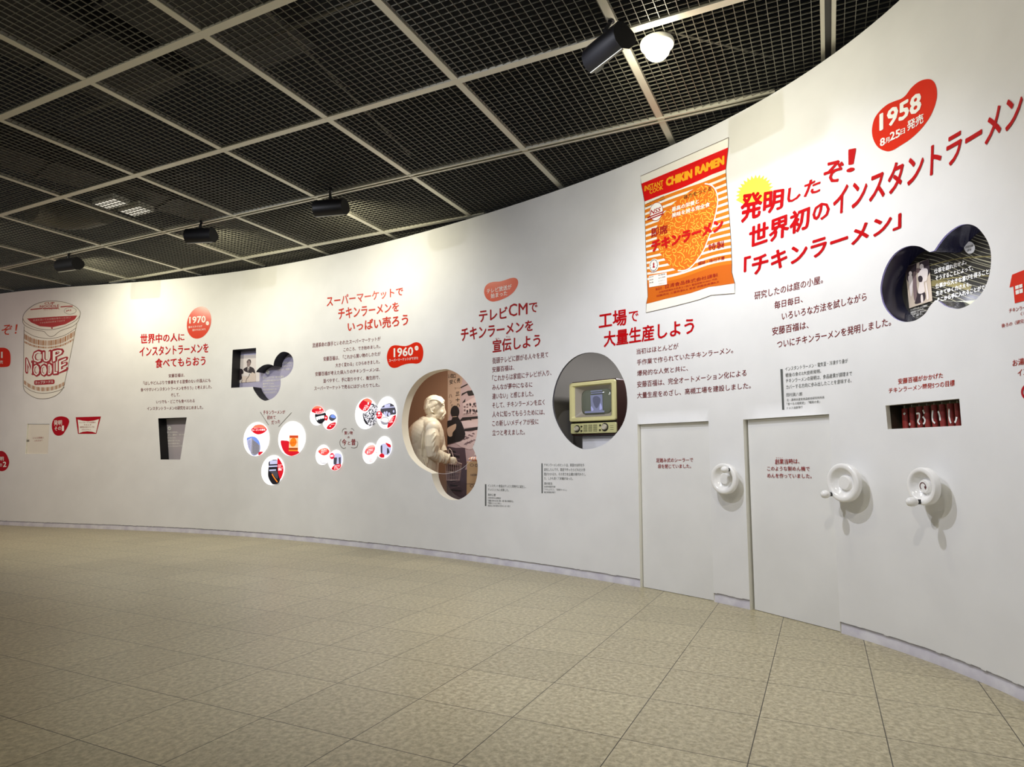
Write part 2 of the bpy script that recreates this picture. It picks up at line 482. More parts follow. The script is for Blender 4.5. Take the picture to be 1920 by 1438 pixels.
for i, (s0, s1, z) in enumerate(DOORS):
    mb = MB(); d = 0.055
    mb.add([wp(s0, 0), wp(s0, z), wp(s1, z), wp(s1, 0), wp(s0, 0, -d), wp(s0, z, -d), wp(s1, z, -d), wp(s1, 0, -d)], [(0, 1, 5, 4), (1, 2, 6, 5), (2, 3, 7, 6)])
    mb.build('reveal', M_REV, wall)

# ------------------------------------------------------------------ baseboard
def baseboard():
    cuts = [(0.0, DOORS[0][0]), (DOORS[0][1], DOORS[1][0]), (DOORS[1][1], SMAX)]
    M_BASE = mottled('scuffed baseboard', (226, 224, 228), (206, 202, 212), 9.0, 0.5)
    root = None
    for k, (a, b) in enumerate(cuts):
        m = MB(); n = max(2, int((b - a) / 0.1)); A = []; B = []; Cc = []
        for i in range(n + 1):
            s = a + (b - a) * i / n
            A.append(wp(s, 0.0, -0.008)); B.append(wp(s, 0.066, -0.012)); Cc.append(wp(s, 0.09, -0.03))
        q = n + 1
        m.add(A + B + Cc, [(i, i + 1, q + i + 1, q + i) for i in range(n)] + [(q + i, q + i + 1, 2 * q + i + 1, 2 * q + i) for i in range(n)])
        o = struct(m.build('baseboard_curved', M_BASE, smooth=True, auto=False), 'low scuffed white baseboard under the curved wall')
        # ragged lower edge of the wall covering
        e = MB(); pts = []
        nn = int((b - a) / 0.03)
        for i in range(nn):
            s = a + (b - a) * i / nn
            h = 0.006 * random.random() * (1 if random.random() < .5 else 0.2)
            e.add([wp(s, WBOT + .001, 0.0012), wp(s + (b - a) / nn, WBOT + .001, 0.0012), wp(s + (b - a) / nn, WBOT - .002 - h, 0.001), wp(s, WBOT - .002 - h, 0.001)], [(0, 1, 2, 3)])
        e.build('torn_edge', M_WALL, o)
baseboard()

# ------------------------------------------------------------------ doors
M_DOOR = mottled('door paint', (238, 238, 236), (230, 230, 228), 2.0, 0.5)
DFLAT = []
for i, (s0, s1, z) in enumerate(DOORS):
    a = wp(s0, 0, -0.036); b = wp(s1, 0, -0.036 if i == 0 else -0.030)
    F = Flat(a, (b - a)); DFLAT.append(F); wd = (b - a).length
    m = MB()
    gap = 0.012 if i else 0.006
    m.box(F.pt(gap + (wd - gap) / 2, 0.004 + (z - 0.008) / 2, -0.02), F.x.to_3d(), (0, 0, 1), F.n.to_3d(), (wd - gap) / 2 - 0.001, (z - 0.006) / 2, 0.019)
    struct(m.build('door_%d' % (i + 1), M_DOOR), ['plain white door with two lines of red lettering', 'plain white door with three lines of red lettering'][i])
    k = MB()   # black sheet standing in for the unlit space behind the gap
    k.add([F.pt(-.02, 0, -0.045), F.pt(wd + .02, 0, -0.045), F.pt(wd + .02, z + .02, -0.045), F.pt(-.02, z + .02, -0.045)], [(0, 1, 2, 3)])
    k.build('door_gap_dark', M_BLACK, wall)

# ------------------------------------------------------------------ floor
ANG = -2.0172283688557218; TILE = 0.432418827204506 * S
FO = Vector((-1.16160076573161 * S, 3.1990682519269944 * S, 0))
def floor():
    me = bpy.data.meshes.new('floor')
    L = 14.0
    me.from_pydata([(-L, -L, 0), (L, -L, 0), (L, L, 0), (-L, L, 0)], [], [(0, 1, 2, 3)])
    o = bpy.data.objects.new('floor', me); C.objects.link(o); o.location = FO; o.rotation_euler.z = ANG
    struct(o, 'beige speckled vinyl tile floor')
    m = bpy.data.materials.new('vinyl tiles'); m.use_nodes = True; nt = m.node_tree; b = nt.nodes['Principled BSDF']
    N = nt.nodes.new; K = nt.links.new
    tc = N('ShaderNodeTexCoord'); sx = N('ShaderNodeSeparateXYZ'); K(tc.outputs['Object'], sx.inputs[0])
    def grid(sock):
        d = N('ShaderNodeMath'); d.operation = 'DIVIDE'; d.inputs[1].default_value = TILE; K(sock, d.inputs[0])
        f = N('ShaderNodeMath'); f.operation = 'FRACT'; K(d.outputs[0], f.inputs[0])
        c = N('ShaderNodeMath'); c.operation = 'PINGPONG'; c.inputs[1].default_value = 0.5; K(f.outputs[0], c.inputs[0])
        l = N('ShaderNodeMath'); l.operation = 'LESS_THAN'; l.inputs[1].default_value = 0.0042; K(c.outputs[0], l.inputs[0])
        fl = N('ShaderNodeMath'); fl.operation = 'FLOOR'; K(d.outputs[0], fl.inputs[0])
        return l.outputs[0], fl.outputs[0]
    l1, f1 = grid(sx.outputs[0]); l2, f2 = grid(sx.outputs[1])
    mx = N('ShaderNodeMath'); mx.operation = 'MAXIMUM'; K(l1, mx.inputs[0]); K(l2, mx.inputs[1])
    cb = N('ShaderNodeCombineXYZ'); K(f1, cb.inputs[0]); K(f2, cb.inputs[1])
    wn_ = N('ShaderNodeTexWhiteNoise'); wn_.noise_dimensions = '2D'; K(cb.outputs[0], wn_.inputs['Vector'])
    n1 = N('ShaderNodeTexNoise'); n1.inputs['Scale'].default_value = 42; n1.inputs['Detail'].default_value = 5; n1.inputs['Roughness'].default_value = 0.65
    mp = N('ShaderNodeMapping'); mp.inputs['Scale'].default_value = (1, 1, 1); K(tc.outputs['Object'], mp.inputs[0]); K(mp.outputs[0], n1.inputs['Vector'])
    r1 = N('ShaderNodeValToRGB'); r1.color_ramp.elements[0].position = 0.38; r1.color_ramp.elements[1].position = 0.66
    r1.color_ramp.elements[0].color = (*lin((160, 150, 119)), 1); r1.color_ramp.elements[1].color = (*lin((204, 194, 160)), 1)
    K(n1.outputs['Fac'], r1.inputs[0])
    hs = N('ShaderNodeHueSaturation'); K(r1.outputs[0], hs.inputs['Color'])
    vv = N('ShaderNodeMapRange'); vv.inputs[3].default_value = 0.93; vv.inputs[4].default_value = 1.05; K(wn_.outputs['Value'], vv.inputs[0]); K(vv.outputs[0], hs.inputs['Value'])
    mi = N('ShaderNodeMixRGB'); K(mx.outputs[0], mi.inputs[0]); K(hs.outputs[0], mi.inputs[1]); mi.inputs[2].default_value = (*lin((62, 56, 42)), 1)
    K(mi.outputs[0], b.inputs['Base Color'])
    b.inputs['Roughness'].default_value = 0.36; b.inputs['Specular IOR Level'].default_value = 0.45
    bp = N('ShaderNodeBump'); bp.inputs['Strength'].default_value = 0.12; bp.inputs['Distance'].default_value = 0.002
    n2 = N('ShaderNodeTexNoise'); n2.inputs['Scale'].default_value = 9; n2.inputs['Detail'].default_value = 6; K(tc.outputs['Object'], n2.inputs['Vector'])
    K(n2.outputs['Fac'], bp.inputs['Height']); K(bp.outputs[0], b.inputs['Normal'])
    me.materials.append(m)
floor()

# ------------------------------------------------------------------ ceiling: aluminium runners, wire grid panels, dark plenum
CH = 2.55
CZ = CAMZ + CH * S
_q = CH / 2.2 * S
CA = 1.1146230273446343; CS = 0.9417717873033284 * _q; CS2 = CS * 1.04021585009442
CU = Vector((math.cos(CA), math.sin(CA), 0)); CV = Vector((math.sin(CA), -math.cos(CA), 0))
CO = Vector((-2.9225318856796654 * _q, 2.7203129622075676 * _q, CZ))
def cpt(i, j, dz=0.0): return CO + CU * (i * CS) + CV * (j * CS2) + Vector((0, 0, dz))
ceiling = struct(bpy.data.objects.new('ceiling', None), 'open ceiling of wire grid panels in aluminium runners'); C.objects.link(ceiling); ceiling['_org'] = Vector((0, 0, 0))
I0, I1, J0, J1 = -1, 6, -9, 5
def ceil_in_view(i, j):
    """panel (i..i+1, j..j+1) can be seen below the wall's top or just beyond the frame"""
    ok = False
    for a in (0, .25, .5, .75, 1):
        for b in (0, .25, .5, .75, 1):
            p = cpt(i + a, j + b); q = Vector((p.x, p.y)) / S - C0
            t = math.atan2(q.y, q.x)
            if not (0.12 < t < 2.24): continue
            if (Vector((p.x, p.y)) - C0 * S).length < prof(t).__sub__(C0 * S).length + 0.25: ok = True
    return ok
def grid_panel_mesh():
    m = MB(); na, nb = 22, 19
    g = 0.03
    for k in range(na + 1):
        y = g + (CS - 2 * g) * k / na
        c = CU * y + CV * (CS2 / 2)
        m.box(c + Vector((0, 0, 0.010)), CV, CU, (0, 0, 1), CS2 / 2 - g, 0.0013, 0.004)
    for k in range(nb + 1):
        y = g + (CS2 - 2 * g) * k / nb
        c = CV * y + CU * (CS / 2)
        m.box(c + Vector((0, 0, 0.001)), CU, CV, (0, 0, 1), CS / 2 - g, 0.0016, 0.003)
    return m
proto = None; npan = 0
for i in range(I0, I1):
    for j in range(J0, J1):
        if not ceil_in_view(i, j): continue
        if proto is None:
            proto = grid_panel_mesh().build('grid_panel', M_WIRE, ceiling, auto=False); o = proto
        else:
            o = proto.copy(); C.objects.link(o); o.parent = ceiling
        o.location = cpt(i, j); npan += 1
def runner(a, b, wd, slot=False, name='runner'):
    m = MB(); d = (b - a).normalized(); s = d.cross(Vector((0, 0, 1)))
    if not slot:
        m.bar(a + Vector((0, 0, 0.008)), b + Vector((0, 0, 0.008)), wd, 0.03)
        m.build('runner', M_ALU, ceiling, auto=False)
    else:
        for q in (-1, 1):
            o = s * (q * wd * 0.36)
            m.bar(a + o + Vector((0, 0, 0.006)), b + o + Vector((0, 0, 0.006)), wd * 0.28, 0.034)
        r = m.build('track_rail', M_ALU, ceiling, auto=False)
        k = MB(); k.bar(a + Vector((0, 0, 0.016)), b + Vector((0, 0, 0.016)), wd * 0.44, 0.014)
        k.build('track_slot', mat('track slot', (52, 50, 44), 0.5), ceiling, auto=False)
def clip_j(i):
    js = [J0 + k * 0.02 for k in range(int((J1 - J0) / 0.02) + 1)]
    return js
def span(fn, lo, hi):
    ok = []
    n = 400
    for k in range(n + 1):
        x = lo + (hi - lo) * k / n; p = fn(x); q = Vector((p.x, p.y)) / S - C0; t = math.atan2(q.y, q.x)
        if 0.12 < t < 2.24 and (Vector((p.x, p.y)) - C0 * S).length < (prof(t) - C0 * S).length + 0.10: ok.append(x)
        elif q.length * S < 7 and not (0.12 < t < 2.24): pass
    return (min(ok), max(ok)) if ok else None
for i in range(0, 6):
    sp_ = span(lambda x: cpt(i, x), J0, J1)
    if sp_: runner(cpt(i, sp_[0]), cpt(i, sp_[1]), 0.055 if i != 3 else 0.066, i == 3)
for j in range(-8, 5):
    sp_ = span(lambda x: cpt(x, j), -1, I1)
    if sp_: runner(cpt(sp_[0], j, 0.0015), cpt(sp_[1], j, 0.0015), 0.05 if j != 4 else 0.085, j == 4)
# plenum above the grid
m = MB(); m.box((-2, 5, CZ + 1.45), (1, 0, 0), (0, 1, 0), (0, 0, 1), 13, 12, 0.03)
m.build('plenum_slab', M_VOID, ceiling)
M_DUCT = mottled('dark duct', (46, 43, 38), (36, 34, 31), 2.0, 0.6)
def duct(i0, j0, i1, j1, wd, hg, zo_, label):
    m = MB(); a = cpt(i0, j0, zo_); b = cpt(i1, j1, zo_); m.bar(a, b, wd, hg)
    d = (b - a).normalized(); L = (b - a).length
    for k in range(1, int(L / 1.2) + 1):
        c = a + d * (k * 1.2 - .3)
        if (c - a).length < L - .1: m.bar(c, c + d * 0.03, wd + 0.05, hg + 0.05)
    o = m.build('air_duct', M_DUCT); tag(o, label, 'duct', None)
duct(0.2, -2.75, 5.0, -1.6, 0.55, 0.35, 0.55, 'long dark air duct seen through the ceiling grid at far left')
duct(0.3, -0.55, 1.75, -0.45, 0.95, 0.3, 0.62, 'wide dark duct box above the ceiling grid left of centre')
duct(0.1, 0.55, 1.85, 0.62, 1.0, 0.3, 0.62, 'wide dark duct box above the ceiling grid right of centre')
def conduit(a, b, r, label):
    m = MB(); m.tube([a, b], r, 8); tag(m.build('conduit', mat('pipe', (104, 100, 86), 0.5)), label, 'pipe')
conduit(cpt(1.5, -1.1, 0.30), cpt(1.42, 2.4, 0.30), 0.012, 'thin pale pipe running above the ceiling grid beside the second runner')
conduit(cpt(0.2, 1.3, 0.34), cpt(3.2, 0.85, 0.34), 0.012, 'thin pipe crossing above the ceiling grid towards the curved wall')
conduit(cpt(2.15, 3.2, 0.06), cpt(3.05, 3.72, 0.3), 0.007, 'slanting pale hanger rod above the grid beside the wide double rail')
for k, (i_, j_) in enumerate(((1.2, -1.6), (2.1, -2.3))):
    m = MB()
    for q in range(60):
        z = 0.05 + 1.3 * q / 60
        m.ball(cpt(i_, j_, z), (0.006, 0.006, 0.012), n=6, m=4)
    tag(m.build('hanging_chain', mat('chain steel', (120, 118, 110), 0.4, 0.6)), ['beaded steel chain hanging above the grid near the upper left runner crossing', 'beaded steel chain hanging above the grid over the far left panels'][k], 'chain')

# ================================================================== writing and pictures on the wall
def lettering(name, m, Z, k, rows, label, cat, group=None, off=0.002):
    us = [W0.at(*Z(r[i], r[i + 1])) for r in rows for i in (1, 3)]
    c = W0.pt((min(p[0] for p in us) + max(p[0] for p in us)) / 2, min(p[1] for p in us))
    t = thing(name, label, cat, c, group)
    for r in rows:
        if name == 'paragraph' and len(r) == 7: r = r + (.007,)
        b = MB(); lines(b, W0, Z, k, [r], off); b.build('text_line', m, t, auto=False)
    return t
def part_letters(parent, m, Z, k, rows, off=0.004, name='lettering', surf=None, clip=None):
    b = MB(); lines(b, surf or W0, Z, k, rows, off, clip)
    return b.build(name, m, parent, auto=False)
def part_shape(parent, name, m, px, off=0.003, sm=True, surf=None, k=4):
    b = MB(); shape(b, surf or W0, px, off, sm, k)
    return b.build(name, m, parent, auto=False)
def part_strokes(parent, name, m, sts, wdt, off=0.004, surf=None):
    b = MB()
    for s in sts: stroke(b, surf or W0, s, wdt, off)
    return b.build(name, m, parent, auto=False)
def badge(name, m, px, label, cat='badge', sm=True, off=0.002):
    b = MB(); shape(b, W0, px, off, sm)
    return tag(b.build(name, m, auto=False), label, cat)
BH = 0.026      # heavy strokes
BM = 0.012
BB = 0.034
M_ORED = mat('orange red vinyl', (206, 52, 26), 0.3, 0, .6)

# --- far left: cut-off heading, badges and the noodle cup picture
lettering('heading', mat('coral vinyl', (214, 74, 48), 0.45, 0, .16), zp, 3.995, [('したぞ！', -150, 372, 124, 346, 86, 78, BM, 10)], 'coral slanted heading cut off by the left edge beside the noodle cup picture', 'heading')
b = badge('badge', M_BADGE, zl(zp, [(80, 525), (72, 475), (42, 450), (0, 447), (-60, 448), (-105, 478), (-120, 530), (-90, 578), (-40, 590), (30, 592), (72, 580)]), 'rounded orange red date badge cut off by the left edge left of the noodle cup', 'badge')
part_letters(b, M_WHITEV, zp, 3.995, [('1971', -105, 528, 22, 525, 48, 48, BH), ('9月18日発売', -110, 572, 24, 568, 28, 26, BM)])
b = badge('badge', M_CRIM, zl(zp, [(10, 1220), (45, 1240), (68, 1290), (66, 1325), (48, 1358), (15, 1372), (-25, 1358), (-55, 1320), (-60, 1280), (-38, 1238)]), 'crimson round badge ending in the number 2 at the left edge', 'badge')
part_letters(b, M_WHITEV, zp, 3.995, [('発明', -32, 1297, 30, 1294, 34, 32, BM), ('その', -28, 1342, 18, 1338, 28, 26, BM), ('2', 24, 1341, 50, 1339, 40, 40, BH)])
b = badge('badge', M_CRIM, zl(zp, [(455, 961), (500, 970), (519, 995), (511, 1030), (490, 1070), (468, 1098), (435, 1106), (407, 1092), (390, 1052), (392, 1007), (412, 974)]), 'crimson bean badge with the number 1 above the small flap door', 'badge')
part_letters(b, M_WHITEV, zp, 3.995, [('発明', 405, 1031, 466, 1027, 40, 38, BM), ('その', 410, 1070, 460, 1063, 30, 28, BM), ('1', 465, 1071, 481, 1070, 40, 40, BM)])
b = badge('caption_card', M_CRIM, zl(zp, [(568, 968), (757, 962), (722, 1092), (585, 1092)]), 'red caption card shaped like a wide cup right of the number 1 badge', 'caption card', sm=False)
part_shape(b, 'white_field', M_WHITEV, zl(zp, [(583, 985), (620, 994), (662, 998), (705, 993), (742, 982), (732, 1030), (719, 1085), (690, 1076), (655, 1073), (622, 1077), (592, 1087), (590, 1040)]), sm=False)
part_letters(b, M_DRED, zp, 3.995, [('カップヌードルの容器は', 597, 1014, 718, 1012, 13, 13), ('そのとき', 630, 1031, 685, 1030, 12, 12), ('断熱性のあるカップの', 602, 1049, 708, 1047, 13, 13), ('かたちになりました。', 614, 1067, 685, 1066, 12, 12)], 0.0045)

# noodle cup picture
def bez_arc(p, k=6): return smooth_open(p, k)
b = MB(); shape(b, W0, zl(zp, [(172, 225), (215, 160), (300, 112), (400, 96), (500, 110), (575, 145), (601, 190), (590, 245), (578, 290), (545, 440), (515, 560), (490, 690), (478, 740), (450, 782), (400, 815), (330, 830), (265, 822), (210, 790), (178, 740), (179, 560), (182, 400), (184, 300), (174, 262)]), 0.0015, True, 2)
cup = tag(b.build('cup_picture', mat('cup white vinyl', (240, 237, 226), 0.5), auto=False), 'large line drawing of an instant noodle cup with red lettering on the wall', 'wall picture')
part_strokes(cup, 'outline', M_LINE, [zl(zp, s) for s in (
    [(388, 97), (470, 104), (550, 130), (596, 168), (600, 205), (560, 250), (480, 290), (385, 312), (290, 305), (205, 270), (172, 225), (195, 175), (260, 125), (330, 102), (388, 97)],
    [(172, 228), (174, 262), (200, 288), (260, 312), (330, 326), (345, 340), (365, 358), (385, 364), (410, 355), (440, 330), (470, 314), (540, 290), (585, 252), (600, 205)],
    [(182, 288), (180, 420), (178, 580), (177, 740), (205, 787), (265, 822), (330, 830), (400, 815), (450, 782), (478, 738), (490, 690), (530, 500), (578, 258)],
    [(182, 318), (250, 358), (330, 376), (400, 376), (490, 352), (573, 298)],
    [(180, 732), (235, 770), (305, 788), (380, 784), (450, 765), (484, 742)])], 0.006)
def hatch(top, hgt, n, duty):
    q = smooth_open(top, 16); m = MB(); L = len(q) - 1
    for i in range(n):
        a = q[int(L * i / n)]; c = q[int(L * (i + duty) / n)]
        pts = [a, c, (c[0] - .02 * hgt, c[1] + hgt), (a[0] - .02 * hgt, a[1] + hgt)]
        uv = [W0.at(*zp(*p)) for p in pts]
        m.add([W0.pt(u, v, 0.004) for u, v in uv], [(0, 1, 2, 3)])
    return m
M_GOLD = mat('golden brown vinyl', (176, 122, 78), 0.5)
hatch([(184, 342), (245, 376), (320, 392), (400, 390), (480, 368), (566, 318)], 38, 34, .55).build('pattern_band', M_GOLD, cup, auto=False)
hatch([(184, 396), (245, 424), (320, 438), (400, 436), (480, 416), (556, 376)], 14, 34, .55).build('pattern_band', M_GOLD, cup, auto=False)
hatch([(182, 690), (240, 728), (310, 744), (380, 740), (440, 724), (486, 700)], 28, 30, .55).build('pattern_band', M_GOLD, cup, auto=False)
M_LIDR = mat('muted red vinyl', (176, 58, 58), 0.5)
part_shape(cup, 'lid_print', M_LIDR, zl(zp, [(203, 229), (300, 222), (400, 215), (500, 210), (580, 206), (560, 236), (490, 272), (395, 294), (300, 287), (235, 258)]), sm=False)
part_letters(cup, mat('lid fine print', (226, 196, 186), 0.5), zp, 3.995, [('熱湯を注いで三分間お待ちください', 250, 250, 530, 228, 14, 14), ('フタを矢印の所まではがす', 300, 270, 490, 250, 13, 13)], 0.0045)
part_letters(cup, M_LIDR, zp, 3.995, [('CUP', 335, 125, 410, 122, 18, 18, BM), ('NOODLE', 300, 148, 445, 142, 18, 18, BM), ('JAS', 495, 180, 535, 176, 16, 16, .01), ('カップヌードル', 330, 168, 450, 160, 8, 8)], name='lid_lettering')
part_strokes(cup, 'certification_ring', M_LINE, [zl(zp, ellipse((527, 171), 45, 25, -.05)) + [zp(572, 169)]], 0.004)
m = MB()
for s in ([(230, 162), (275, 157), (318, 153)], [(322, 154), (385, 152), (440, 150)], [(455, 142), (500, 138), (546, 136)]): stroke(m, W0, zl(zp, s), 0.016, 0.004)
m.build('lid_bar', M_LIDR, cup, auto=False)
m = MB(); shape(m, W0, zl(zp, ellipse((391, 300), 7, 5)), 0.004); m.build('tab_dot', M_DRED, cup, auto=False)
# the two-word logo: red shadowed letters with white insides
LG = [('C', 244, 566, 318, 560, 98, 96), ('U', 318, 562, 388, 556, 90, 90), ('P', 392, 560, 478, 532, 96, 84),
      ('N', 194, 634, 252, 650, 114, 96), ('O', 246, 660, 306, 662, 96, 94), ('O', 303, 662, 362, 660, 92, 92), ('D', 356, 656, 402, 654, 94, 94), ('L', 398, 650, 440, 646, 98, 98), ('E', 438, 640, 508, 612, 102, 98)]
part_letters(cup, mat('logo red', (166, 40, 48), 0.45), zp, 3.995, [(a, x0 - 3, y0 + 5, x1 + 5, y1 + 5, h0 + 10, h1 + 10, .085) for a, x0, y0, x1, y1, h0, h1 in LG], 0.004, 'logo_shadow')
part_letters(cup, M_WHITEV, zp, 3.995, [(a, x0 + 6, y0 - 7, x1 - 10, y1 - 7, h0 - 16, h1 - 16, .012) for a, x0, y0, x1, y1, h0, h1 in LG], 0.0055, 'logo_face')
part_shape(cup, 'name_plate', mat('logo red', (166, 40, 48)), zl(zp, [(262, 692), (330, 688), (404, 684), (411, 692), (410, 712), (402, 719), (330, 724), (264, 727), (257, 720), (257, 700)]), sm=False)
part_letters(cup, M_WHITEV, zp, 3.995, [('カップヌードル', 266, 720, 402, 712, 22, 22, .01)], 0.0045, 'name_lettering')

# --- world heading
lettering('heading', M_RED, zq, 11.98, [('世界中の人に', 160, 905, 1150, 826, 235, 175, BH), ('インスタントラーメンを', 138, 1178, 1690, 1085, 215, 210, BH), ('食べてもらおう', 495, 1440, 1625, 1378, 215, 215, BH)], 'three-line red heading left of the dark speech window', 'heading')
b = badge('badge', mat('glossy badge', (222, 58, 20), .3, 0, .6), zl(zq, ellipse((1478, 418), 270, 362, 0, 30, .14)), 'glossy orange egg badge with a year above the red heading at left', 'badge', sm=False)
part_letters(b, M_WHITEV, zq, 11.98, [('1970', 1262, 442, 1632, 417, 155, 155, BH), ('食のスタイルが', 1240, 547, 1552, 520, 52, 50, BM), ('変わりはじめた', 1330, 612, 1632, 587, 50, 48, BM)])
part_shape(b, 'dot', M_WHITEV, zl(zq, ellipse((1668, 432), 36, 45)), 0.003)
part_letters(b, M_BADGE, zq, 11.98, [('ごろ', 1645, 448, 1690, 446, 28, 28)], 0.0045, 'dot_lettering')
lettering('paragraph', M_BODY, zr, 12.8, [('安藤百福は、', 720, 232, 1105, 210, 88, 88), ('「はしやどんぶりで食事をする習慣のない外国人にも', 115, 412, 1728, 337, 92, 88), ('食べやすいインスタントラーメンを作ろう」と考えました。', 50, 570, 1755, 492, 92, 88), ('そして、', 775, 692, 990, 680, 84, 82), ('いつでも・どこでも食べられる', 425, 857, 1345, 826, 86, 86), ('インスタントラーメンの研究をはじめました。', 205, 1018, 1550, 985, 90, 86)], 'small six-line maroon paragraph above the dark cup-shaped window', 'paragraph')

# --- supermarket block
lettering('heading', M_ORED, zt, 8.46, [('スーパーマーケットで', 108, 388, 1320, 205, 170, 140, .02), ('チキンラーメンを', 290, 588, 1255, 450, 185, 146, BH), ('いっぱい売ろう', 440, 782, 1400, 680, 158, 192, BH)], 'three-line orange red heading high above the round light boxes', 'heading')
lettering('paragraph', M_BODY, zu, 11.98, [('流通革命の旗手といわれたスーパーマーケットが', 70, 385, 1602, 222, 108, 92), ('このころ、でき始めました。', 770, 472, 1595, 390, 90, 80), ('安藤百福は、「これから買い物のしかたが', 320, 686, 1602, 560, 100, 92), ('大きく変わる」とひらめきました。', 590, 826, 1585, 738, 95, 88), ('安藤百福が考えた袋入りのチキンラーメンは、', 135, 1022, 1590, 910, 95, 88), ('並べやすく、手に取りやすく、衛生的で、', 315, 1176, 1585, 1088, 95, 88), ('スーパーマーケットで売るにはぴったりでした。', 115, 1342, 1578, 1258, 92, 86)], 'seven-line maroon paragraph left of the red peanut badge', 'paragraph')
b = badge('badge', M_BADGE, zl(zt, [(1210, 992), (1290, 1002), (1360, 1005), (1430, 985), (1480, 957), (1535, 945), (1590, 965), (1625, 1020), (1640, 1100), (1630, 1190), (1600, 1255), (1540, 1284), (1460, 1280), (1370, 1290), (1290, 1315), (1230, 1343), (1165, 1352), (1110, 1325), (1078, 1270), (1062, 1190), (1072, 1110), (1105, 1040), (1150, 1002)]), 'orange red peanut badge with a year beside the supermarket paragraph', 'badge')
part_letters(b, M_WHITEV, zt, 8.46, [('1960', 1172, 1186, 1482, 1155, 146, 140, BH), ('スーパーマーケットができた', 1098, 1262, 1562, 1216, 50, 46, BM)])
part_shape(b, 'dot', M_WHITEV, zl(zt, ellipse((1535, 1038), 30, 38)), 0.003)
part_letters(b, M_BADGE, zt, 8.46, [('ごろ', 1516, 1052, 1555, 1048, 24, 24)], 0.0045, 'dot_lettering')
b = lettering('small_heading', M_DRED, zL, 8.456, [('チキンラーメンが', 455, 232, 802, 214, 72, 54, BM), ('初めて', 515, 310, 650, 302, 66, 58, BM), ('だった', 585, 390, 722, 366, 66, 56, BM)], 'small red slanted heading between two slanting strokes above two round light boxes', 'heading')
part_strokes(b, 'slanting_stroke', M_LINE, [zl(zL, [(408, 188), (540, 395)])], 0.0055)
part_strokes(b, 'slanting_stroke', M_LINE, [zl(zL, [(905, 198), (700, 420)])], 0.0055)
b = lettering('small_heading', M_DRED, zM, 8.989, [('買い物', 682, 766, 822, 762, 62, 60, BM), ('の', 737, 826, 770, 824, 34, 34, BM), ('今', 640, 946, 718, 942, 108, 106, .02), ('と', 740, 936, 782, 932, 62, 60, BM), ('昔', 798, 942, 872, 940, 108, 106, .02)], 'small red heading inside thin brackets among the four pairs of light boxes', 'heading')
part_strokes(b, 'bracket', M_LINE, [zl(zM, s) for s in ([(650, 728), (652, 690), (685, 660), (722, 668)], [(795, 664), (825, 666), (848, 700)], [(630, 838), (607, 885), (622, 955), (668, 994), (705, 980)], [(893, 870), (910, 905), (895, 965), (850, 988), (798, 978)])], 0.005)

# --- television block
b = badge('badge', mat('orange badge', (222, 82, 34), 0.3, 0, .6), zl(zv, [(205, 228), (300, 222), (380, 200), (450, 176), (515, 167), (557, 188), (573, 235), (557, 300), (500, 385), (420, 447), (330, 490), (250, 515), (180, 522), (112, 490), (75, 435), (63, 370), (80, 300), (130, 250)]), 'orange bean badge above the heading at the centre of the wall', 'badge')
part_letters(b, M_WHITEV, zv, 7.989, [('テレビ放送が', 105, 410, 476, 335, 74, 76, BM), ('始まった', 165, 480, 412, 430, 76, 72, BM)])
lettering('heading', mat('deep red vinyl', (164, 10, 14), 0.42, 0, .16), zv, 7.989, [('テレビ', -14, 838, 414, 775, 190, 180, BH), ('CM', 430, 754, 714, 714, 196, 176, BM), ('で', 735, 690, 864, 682, 150, 146, .018), ('チキンラーメンを', -284, 1120, 798, 955, 200, 160, BH), ('宣伝しよう', 190, 1292, 906, 1196, 196, 198, BH), ('せん', 230, 1093, 298, 1087, 26, 26), ('でん', 388, 1067, 456, 1060, 26, 26)], 'three-line dark red heading under the orange bean badge', 'heading')
lettering('paragraph', M_BODY, zc, 3.127, [('街頭テレビに群がる人々を見て', 574, 571, 901, 531, 38, 33), ('安藤百福は、', 573, 621, 702, 606, 34, 31), ('「これからは家庭にテレビが入り、', 573, 674, 920, 637, 37, 34), ('みんなが夢中になるに', 573, 725, 808, 706, 34, 32), ('違いない」と感じました。', 573, 778, 814, 760, 35, 33), ('そして、チキンラーメンを広く', 573, 831, 880, 810, 35, 33), ('人々に知ってもらうためには、', 573, 884, 880, 868, 36, 34), ('この新しいメディアが役に', 573, 937, 844, 924, 36, 33), ('立つと考えました。', 573, 991, 764, 985, 35, 33)], 'nine-line maroon paragraph between the statue niche and the television niche', 'paragraph')
def quotation(Z, k, bar, rows, label):
    m = MB(); patch(m, W0, [W0.at(*Z(*p)) for p in bar], 0.002)
    o = tag(m.build('quotation', M_GREY, auto=False), label, 'quotation')
    for r in rows: part_letters(o, M_GREY, Z, k, [r], 0.002, 'text_line')
quotation(zc, 3.127, [(530, 1275), (538, 1275), (538, 1403), (530, 1403)], [('インスタント食品はテレビと同時代に誕生し、', 547, 1292, 772, 1299, 17, 17), ('テレビとともに成長した。', 547, 1314, 670, 1318, 16, 16), ('森本公誉', 547, 1344, 593, 1346, 15, 15), ('元東大寺大仏殿館長', 547, 1360, 623, 1363, 11, 11), ('「講座 食の文化 第一巻 食の情報化」', 547, 1377, 697, 1382, 12, 12), ('「情報とともに歩む」', 547, 1391, 625, 1394, 11, 11), ('財団法人 味の素食の文化センター発行', 547, 1406, 678, 1410, 11, 11)], 'grey quotation with an upright bar right under the statue niche')
